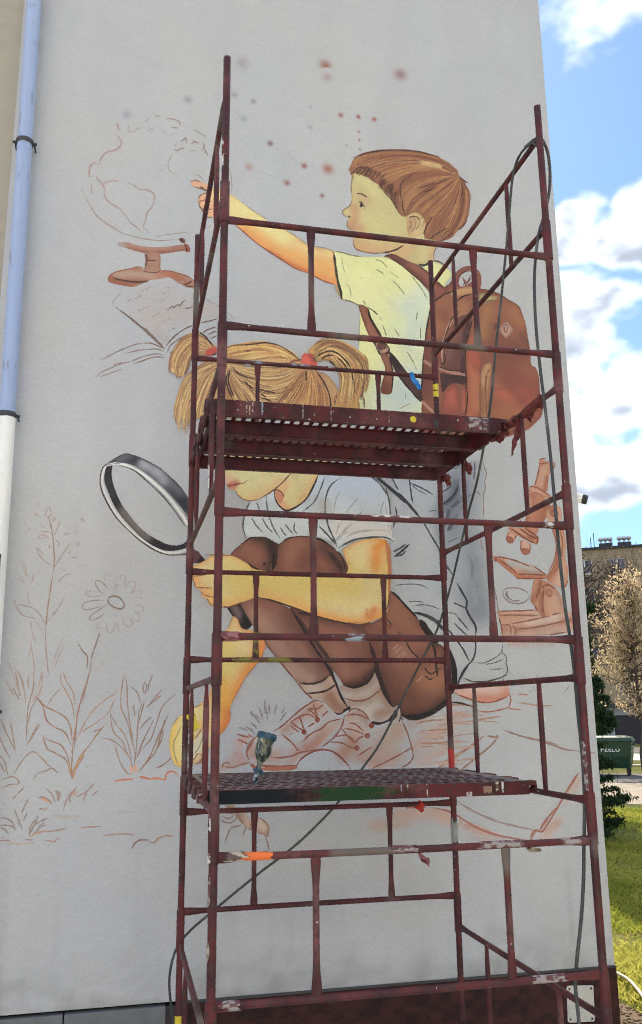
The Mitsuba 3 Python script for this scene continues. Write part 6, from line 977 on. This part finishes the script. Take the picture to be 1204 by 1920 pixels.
one('air_hose', tube(spline([(1.596, 0.200, 4.682), (1.587, 0.040, 4.620), (1.613, 0.020, 4.557), (1.631, 0.030, 4.454), (1.623, 0.040, 4.315), (1.589, 0.050, 4.183), (1.558, 0.060, 4.082), (1.530, 0.060, 3.934), (1.515, 0.060, 3.790), (1.509, 0.060, 3.593), (1.515, 0.060, 3.375), (1.528, 0.060, 3.136), (1.537, 0.060, 2.903), (1.541, 0.060, 2.675), (1.546, 0.060, 2.428), (1.554, 0.060, 2.236), (1.561, 0.050, 2.106), (1.569, 0.050, 1.955), (1.572, 0.050, 1.773), (1.577, 0.050, 1.595), (1.572, 0.050, 1.421), (1.555, 0.050, 1.252), (1.540, 0.050, 1.106), (1.518, 0.050, 0.964), (1.485, 0.050, 0.806), (1.470, 0.050, 0.709), (1.473, 0.050, 0.631), (1.472, 0.040, 0.500)], .03), .0075, 10), 'hose_grey', 'dark hose hanging down inside the front right post', 'hose', 'dark hoses on the scaffold', smooth=True)
one('garden_hose', tube(spline([(2.980, 2.750, -0.085), (3.000, 2.660, -0.085), (3.226, 2.807, -0.085), (3.253, 2.732, -0.085), (3.239, 2.593, -0.085), (3.144, 2.303, -0.085), (3.009, 1.971, -0.085)], .03), .011, 10), 'white_hose', 'pale garden hose lying on the grass beside the corner', 'hose', smooth=True)

# ---------------------------------------------------------------- spray gun standing in the perforated deck
sg = thing('spray_gun', 'paint smeared spray gun with blue capped cup standing on the lower deck', 'spray gun')
o = np.array((0.282, 0.836, 1.472)); ax = np.array((0.341, 0.836, 1.689)) - o; L = np.linalg.norm(ax); ax /= L
part('cup', place(lathe([(0, .088), (.012, .088), (.018, .096), (.036, .125), (.0405, .135), (.041, .206), (.040, .207), (0, .207)], 26), o, ax), 'gun_cup', sg, smooth=35)
part('lid', place(lathe([(0, .236), (.035, .236), (.047, .232), (.0485, .222), (.0485, .206), (.044, .204), (0, .204)], 26), o, ax), 'gun_blue', sg, smooth=35)
part('neck', place(lathe([(0, .058), (.0135, .058), (.0125, .07), (.0125, .089), (0, .089)], 18), o, ax), 'gun_cup', sg, smooth=35)
side = np.cross(ax, [0, 1, 0]); side /= np.linalg.norm(side)
part('collar', place(lathe([(0, .045), (.022, .046), (.024, .052), (.024, .058), (.020, .062), (0, .062)], 18), o, ax), 'gun_blue', sg, smooth=35)
part('lever', tube([o + ax * .05, o + ax * .052 - side * .022, o + ax * .036 - side * .026], [.008, .007, .005], 10), 'gun_blue', sg, smooth=40)
part('handle', tube([o + ax * .046, o + ax * .03, o + ax * .012, o - ax * .012], [.0145, .0125, .013, .009], 14), 'gun_metal', sg, smooth=40)

# ---------------------------------------------------------------- beyond the corner: bin, trees, houses
def at(az, d, z): a = math.radians(az); return np.array([EYE[0] + d * math.sin(a), EYE[1] + d * math.cos(a), z])
def leaves(P, size, rg, asp=2.2, droop=.3, n2=None):
    n = len(P); th = rg.uniform(0, 6.28, n); e = rg.normal(-droop, .7, n); d = np.stack([np.cos(th) * np.cos(e), np.sin(th) * np.cos(e), np.sin(e)], 1); s = rg.normal(0, 1, (n, 3)); s = np.cross(d, s); s /= np.linalg.norm(s, axis=1)[:, None]
    L = size * rg.uniform(.6, 1.3, n)[:, None]; w = L / asp
    V = np.stack([P, P + d * L * .5 + s * w * .5, P + d * L, P + d * L * .5 - s * w * .5], 1).reshape(-1, 3); o = np.arange(n)[:, None] * 4
    return V, np.vstack([o + [0, 1, 2], o + [0, 2, 3]])
def limb(p, q, r0, r1, n=6, wob=.06, rg=None):
    t = np.linspace(0, 1, n)[:, None]; P = np.array(p) + (np.array(q) - np.array(p)) * t; L = np.linalg.norm(np.array(q) - np.array(p)); P[1:-1] += rg.normal(0, wob * L, (n - 2, 3)); return tube(P, np.linspace(r0, r1, n), 7), P
def tree(name, base, h, r, label, cat, leaf_m, nl, size, seed, clear=.22, upright=.6, asp=2.5, droop=.2, trunk_r=.08, cone=0.0, group=None, twigs=90):
    rg = np.random.default_rng(seed); k = thing(name, label, cat, group); wood = []; tips = []
    top = np.array(base) + (0, 0, h * .8); m, TP = limb(base, top, trunk_r, trunk_r * .25, 9, .012, rg); part('trunk', m, 'bark', k, smooth=True)
    for i in range(twigs):
        t = clear + (1 - clear) * rg.random() ** .8; b = np.array(base) + (top - base) * t; az = rg.uniform(0, 6.28); rr = r * (math.sqrt(max(.05, 1 - abs((t - .42) / .62) ** 2)) * (1 - cone) + cone * min(1, (t - clear) * 6 + .25) * (1.08 - t) ** .9 * 1.25) * rg.uniform(.5, 1.1)
        q = b + np.array([math.cos(az) * rr, math.sin(az) * rr, rr * upright * rg.uniform(.3, 1.3)]); m, P = limb(b, q, trunk_r * .32, trunk_r * .05, 6, .06, rg); wood.append(m)
        for _ in range(4):
            s = P[rg.integers(2, 6)]; q2 = s + rg.normal(0, .5, 3) * r * .35 + [0, 0, r * .22 * upright]; m2, P2 = limb(s, q2, trunk_r * .07, trunk_r * .02, 4, .08, rg); wood.append(m2); tips.append(P2)
        tips.append(P[2:])
    part('branches', cat_(wood), 'bark', k, smooth=True)
    S = np.vstack(tips); c = S[rg.integers(0, len(S), nl)] + rg.normal(0, 1, (nl, 3)) * r * .028; part('crown', leaves(c, size, rg, asp, droop), leaf_m, k)
    return k
def conifer(name, base, h, r, label, seed, nb=70, needles=26, nl=.07, group=None, skirt=.05, ragged=.12, taper=.85):
    rg = np.random.default_rng(seed); k = thing(name, label, 'spruce tree', group); base = np.array(base); m, _ = limb(base, base + (0, 0, h), .05 * h / 3, .008, 8, .004, rg); part('trunk', m, 'bark', k, smooth=True)
    wood, P = [], []
    for i in range(nb):
        t = skirt + (1 - skirt) * (i / nb) ** 1.05; az = i * 2.39996 + rg.normal(0, .2); L = r * (1 - t) ** taper * rg.uniform(1 - ragged * 1.3, 1 + ragged) + .06; b = base + (0, 0, h * t)
        q = b + np.array([math.cos(az) * L, math.sin(az) * L, L * rg.uniform(-.15, .55)]); m, B = limb(b, q, .011, .004, 6, .03, rg); wood.append(m)
        tw = max(3, int(L / .07))
        for j in range(tw):
            u = .25 + .75 * j / tw; s = b + (q - b) * u; sd = np.array([-math.sin(az), math.cos(az), 0]); ll = L * .30 * (1.15 - u) + .04
            for sg in (-1, 1):
                e = s + sd * sg * ll * rg.uniform(.7, 1.1) + (q - b) / L * ll * .7 + [0, 0, rg.normal(-.01, .03)]; nn = max(4, int(ll / .4 * needles)); u2 = rg.random(nn)[:, None]; P.append(s + (e - s) * u2)
        u2 = rg.random(int(needles * max(L, .2)) * 2)[:, None]; P.append(b + (q - b) * (.2 + .8 * u2))
    part('branches', cat_(wood), 'bark', k, smooth=True); P = np.vstack(P); part('foliage', leaves(P, nl, rg, 3.2, .05), 'needle', k); return k
conifer('spruce_tree', at(28.85, 14.3, GZ), 4.3, .86, 'young dark green spruce on the lawn just behind the wall corner', 17, nb=120, needles=46, nl=.075, skirt=.03, ragged=.24, taper=1.7)
conifer('spruce_tree', at(26.05, 19.7, GZ), 12.0, 1.7, 'tall spruce standing behind the building, shading the lawn', 57, nb=170, needles=30, nl=.17, skirt=.30, taper=.6)
# wheeled bin
def local(az, d, yaw=0.0, z=GZ):
    o = at(az, d, z); a = math.radians(az + yaw); M = np.eye(4); M[:3, 0] = (math.cos(a), -math.sin(a), 0); M[:3, 1] = (math.sin(a), math.cos(a), 0); M[:3, 3] = o; return M
def lp_(m, M): m = m.copy(); m.apply_transform(M); return m
wb = thing('waste_bin', 'dark green wheeled waste container with white lettering standing on the pavement', 'waste container')
M = local(30.82, 27.6, 6)
def loft(secs):
    V = np.vstack([[(x0, y0, z), (x1, y0, z), (x1, y1, z), (x0, y1, z)] for x0, x1, y0, y1, z in secs]); return trimesh.convex.convex_hull(V)
part('body', lp_(loft([(-.52, .52, .10, .80, .22), (-.58, .58, .03, .90, .55), (-.62, .62, .0, .95, .98)]), M), 'bin_green', wb)
part('rim', lp_(bevel(-.66, .66, -.04, .99, .98, 1.03, .012), M), 'bin_green', wb)
lid = cat_([loft([(-.64, .64, -.02, .97, 1.032), (-.60, .60, .04, .92, 1.10), (-.40, .40, .2, .8, 1.135)])]); part('lid', lp_(lid, M), 'bin_green', wb)
for x in (-.54, .0, .54): part('rib', lp_(bevel(x - .03, x + .03, -.012, .05, .28, .62, .008), M), 'bin_green', wb)
for s in (-1, 1): part('handle', lp_(tube([(s * .62, .2, .9), (s * .70, .25, .9), (s * .70, .70, .9), (s * .62, .75, .9)], .016, 8), M), 'bin_green', wb, smooth=40)
for x in (-.45, .45):
    for y in (.16, .78):
        c = holder('caster', wb); w = trimesh.creation.cylinder(.085, .045, sections=20); w.apply_transform(trimesh.transformations.rotation_matrix(math.pi / 2, [0, 1, 0])); w.apply_translation((x, y, .09)); part('wheel', lp_(w, M), 'rubber', c, smooth=40); part('fork', lp_(bx(x - .04, x + .04, y - .03, y + .03, .10, .24), M), 'black', c)
tx = meshkit.text_mesh('PZELO', .125, depth=.004, bold=True); tx.apply_transform(np.array([[1, 0, 0, -.27], [0, 0, -1, .018], [0, 1, 0, .70], [0, 0, 0, 1.0]]) @ np.diag([1.0, 1.0, 1.0, 1.0])); part('lettering', lp_(tx, M), 'sign_white', wb, label='white lettering')
# trees
tree('willow_tree', at(32.7, 29.0, GZ), 6.9, 1.75, 'small tree covered in pale golden catkins on the grass strip behind the bin', 'tree', 'catkin', 10500, .12, 21, cone=1.0, clear=.28, upright=.85, asp=3.2, droop=-.6, trunk_r=.075, twigs=130)
conifer('spruce_tree', at(29.75, 45, GZ), 6.2, 1.25, 'tall dark spruce showing beside the wall edge behind the golden tree', 31, nb=80, needles=22, nl=.28, skirt=.1)
tree('bare_tree', at(30.0, 60, GZ), 13.6, 3.2, 'bare brown tree before the left windows of the apartment block', 'tree', 'dry_leaf', 1100, .17, 41, clear=.3, upright=.8, asp=1.6, trunk_r=.22, twigs=110)
tree('bare_tree', at(32.3, 62, GZ), 14.0, 3.2, 'bare brown tree before the right windows of the apartment block', 'tree', 'dry_leaf', 1100, .17, 42, clear=.3, upright=.8, asp=1.6, trunk_r=.22, twigs=110)
# low garages
ga = thing('garage', 'low grey garage row with dark doors behind the trees', 'garage'); M = local(31.9, 52, 0, GZ)
part('wall', lp_(cat_([bx(-4.5, -.62, 0, 5, -.5, 2.0), bx(-.60, 9.9, .25, 5, -.5, 2.0), bx(-.60, 10, 0, .24, 1.55, 2.0), bx(2.5, 2.9, .004, .24, -.5, 1.55), bx(6.0, 6.4, .004, .24, -.5, 1.55)]), M), 'facade_grey', ga)
part('roof', lp_(bx(-4.7, 10.2, -.35, 5.2, 2.003, 2.18), M), 'concrete', ga); part('fascia', lp_(bx(-4.7, 10.2, -.37, -.352, 1.98, 2.20), M), 'roof_dark', ga)
for i, x in enumerate((-.59, 2.91, 6.41)):
    d_ = part('door', lp_(bx(x, x + 3.08, .12, .17, -.45, 1.54), M), 'door_dark', ga)
    for j in range(5): part('slat', lp_(bx(x + .02, x + 3.06, .105, .118, -.42 + j * .39, -.07 + j * .39), M), 'door_dark', d_)
    part('handle', lp_(bx(x + 1.45, x + 1.6, .07, .104, .45, .49), M), 'frame_white', d_)
# apartment block
ap = thing('apartment_block', 'ochre apartment block with blue windows and roof vents behind the bare trees', 'building'); M = local(31.3, 84.5, 0, 0.0)
HB = 16.45; w0 = Polygon([(-9, -.3), (16, -.3), (16, HB), (-9, HB)]); wins = []
for x in (-1.62, 1.35, 4.9, 7.9, 11.2, 14.0, -4.9, -7.6):
    for f in range(6): wins.append((x, 14.85 - 2.72 * f, .72, .68))
facade = w0.difference(shapely.union_all([sbox(x - a, z - b, x + a, z + b) for x, z, a, b in wins])); m = trimesh.creation.extrude_polygon(facade, .30, engine='earcut'); m.apply_transform(np.array([[1, 0, 0, 0], [0, 0, -1, .30], [0, 1, 0, 0], [0, 0, 0, 1.0]]))
part('wall', lp_(m, M), 'facade', ap); part('wall_back', lp_(bx(-9, 16, .9, 11, -.3, HB), M), 'facade', ap)
for x, z, a, b in wins:
    if abs(x - 1) > 5.2: continue
    w = holder('window', ap); part('pane', lp_(bx(x - a, x + a, .16, .19, z - b, z + b), M), 'window_glass', w)
    part('frame', lp_(cat_([bx(x - a, x - a + .09, .10, .155, z - b, z + b), bx(x + a - .09, x + a, .10, .155, z - b, z + b), bx(x - a + .09, x + a - .09, .101, .154, z + b - .09, z + b), bx(x - a + .09, x + a - .09, .101, .154, z - b, z - b + .09), bx(x - .05, x + .05, .102, .153, z - b + .09, z + b - .09)]), M), 'frame_white', w)
    part('sill', lp_(bx(x - a - .06, x + a + .06, -.08, .09, z - b - .06, z - b - .002), M), 'frame_white', w)
rf = part('roof', lp_(bx(-9.2, 16.2, -.2, 11.2, HB + .003, HB + .22), M), 'roof_dark', ap)
for x in (.45, 2.15):
    ch = part('chimney', lp_(bx(x - .62, x + .62, 1.0, 1.8, HB + .221, HB + .75), M), 'roof_dark', rf)
for x in (.45, 2.15):
    for i in (-1, 0, 1):
        v = lathe([(0, 0), (.10, 0), (.10, .22), (.24, .34), (.26, .46), (.18, .60), (0, .64)], 14); v.apply_translation((x + i * .42, 1.4, HB + .751)); part('roof_vent', lp_(v, M), 'vent_steel', ap, smooth=40)
for x in (-.9, -.6): part('antenna', lp_(tube([(x, 1.5, HB + .2), (x, 1.5, HB + (1.5 if x < -.8 else 1.9))], .04, 6), M), 'dark_steel', ap)
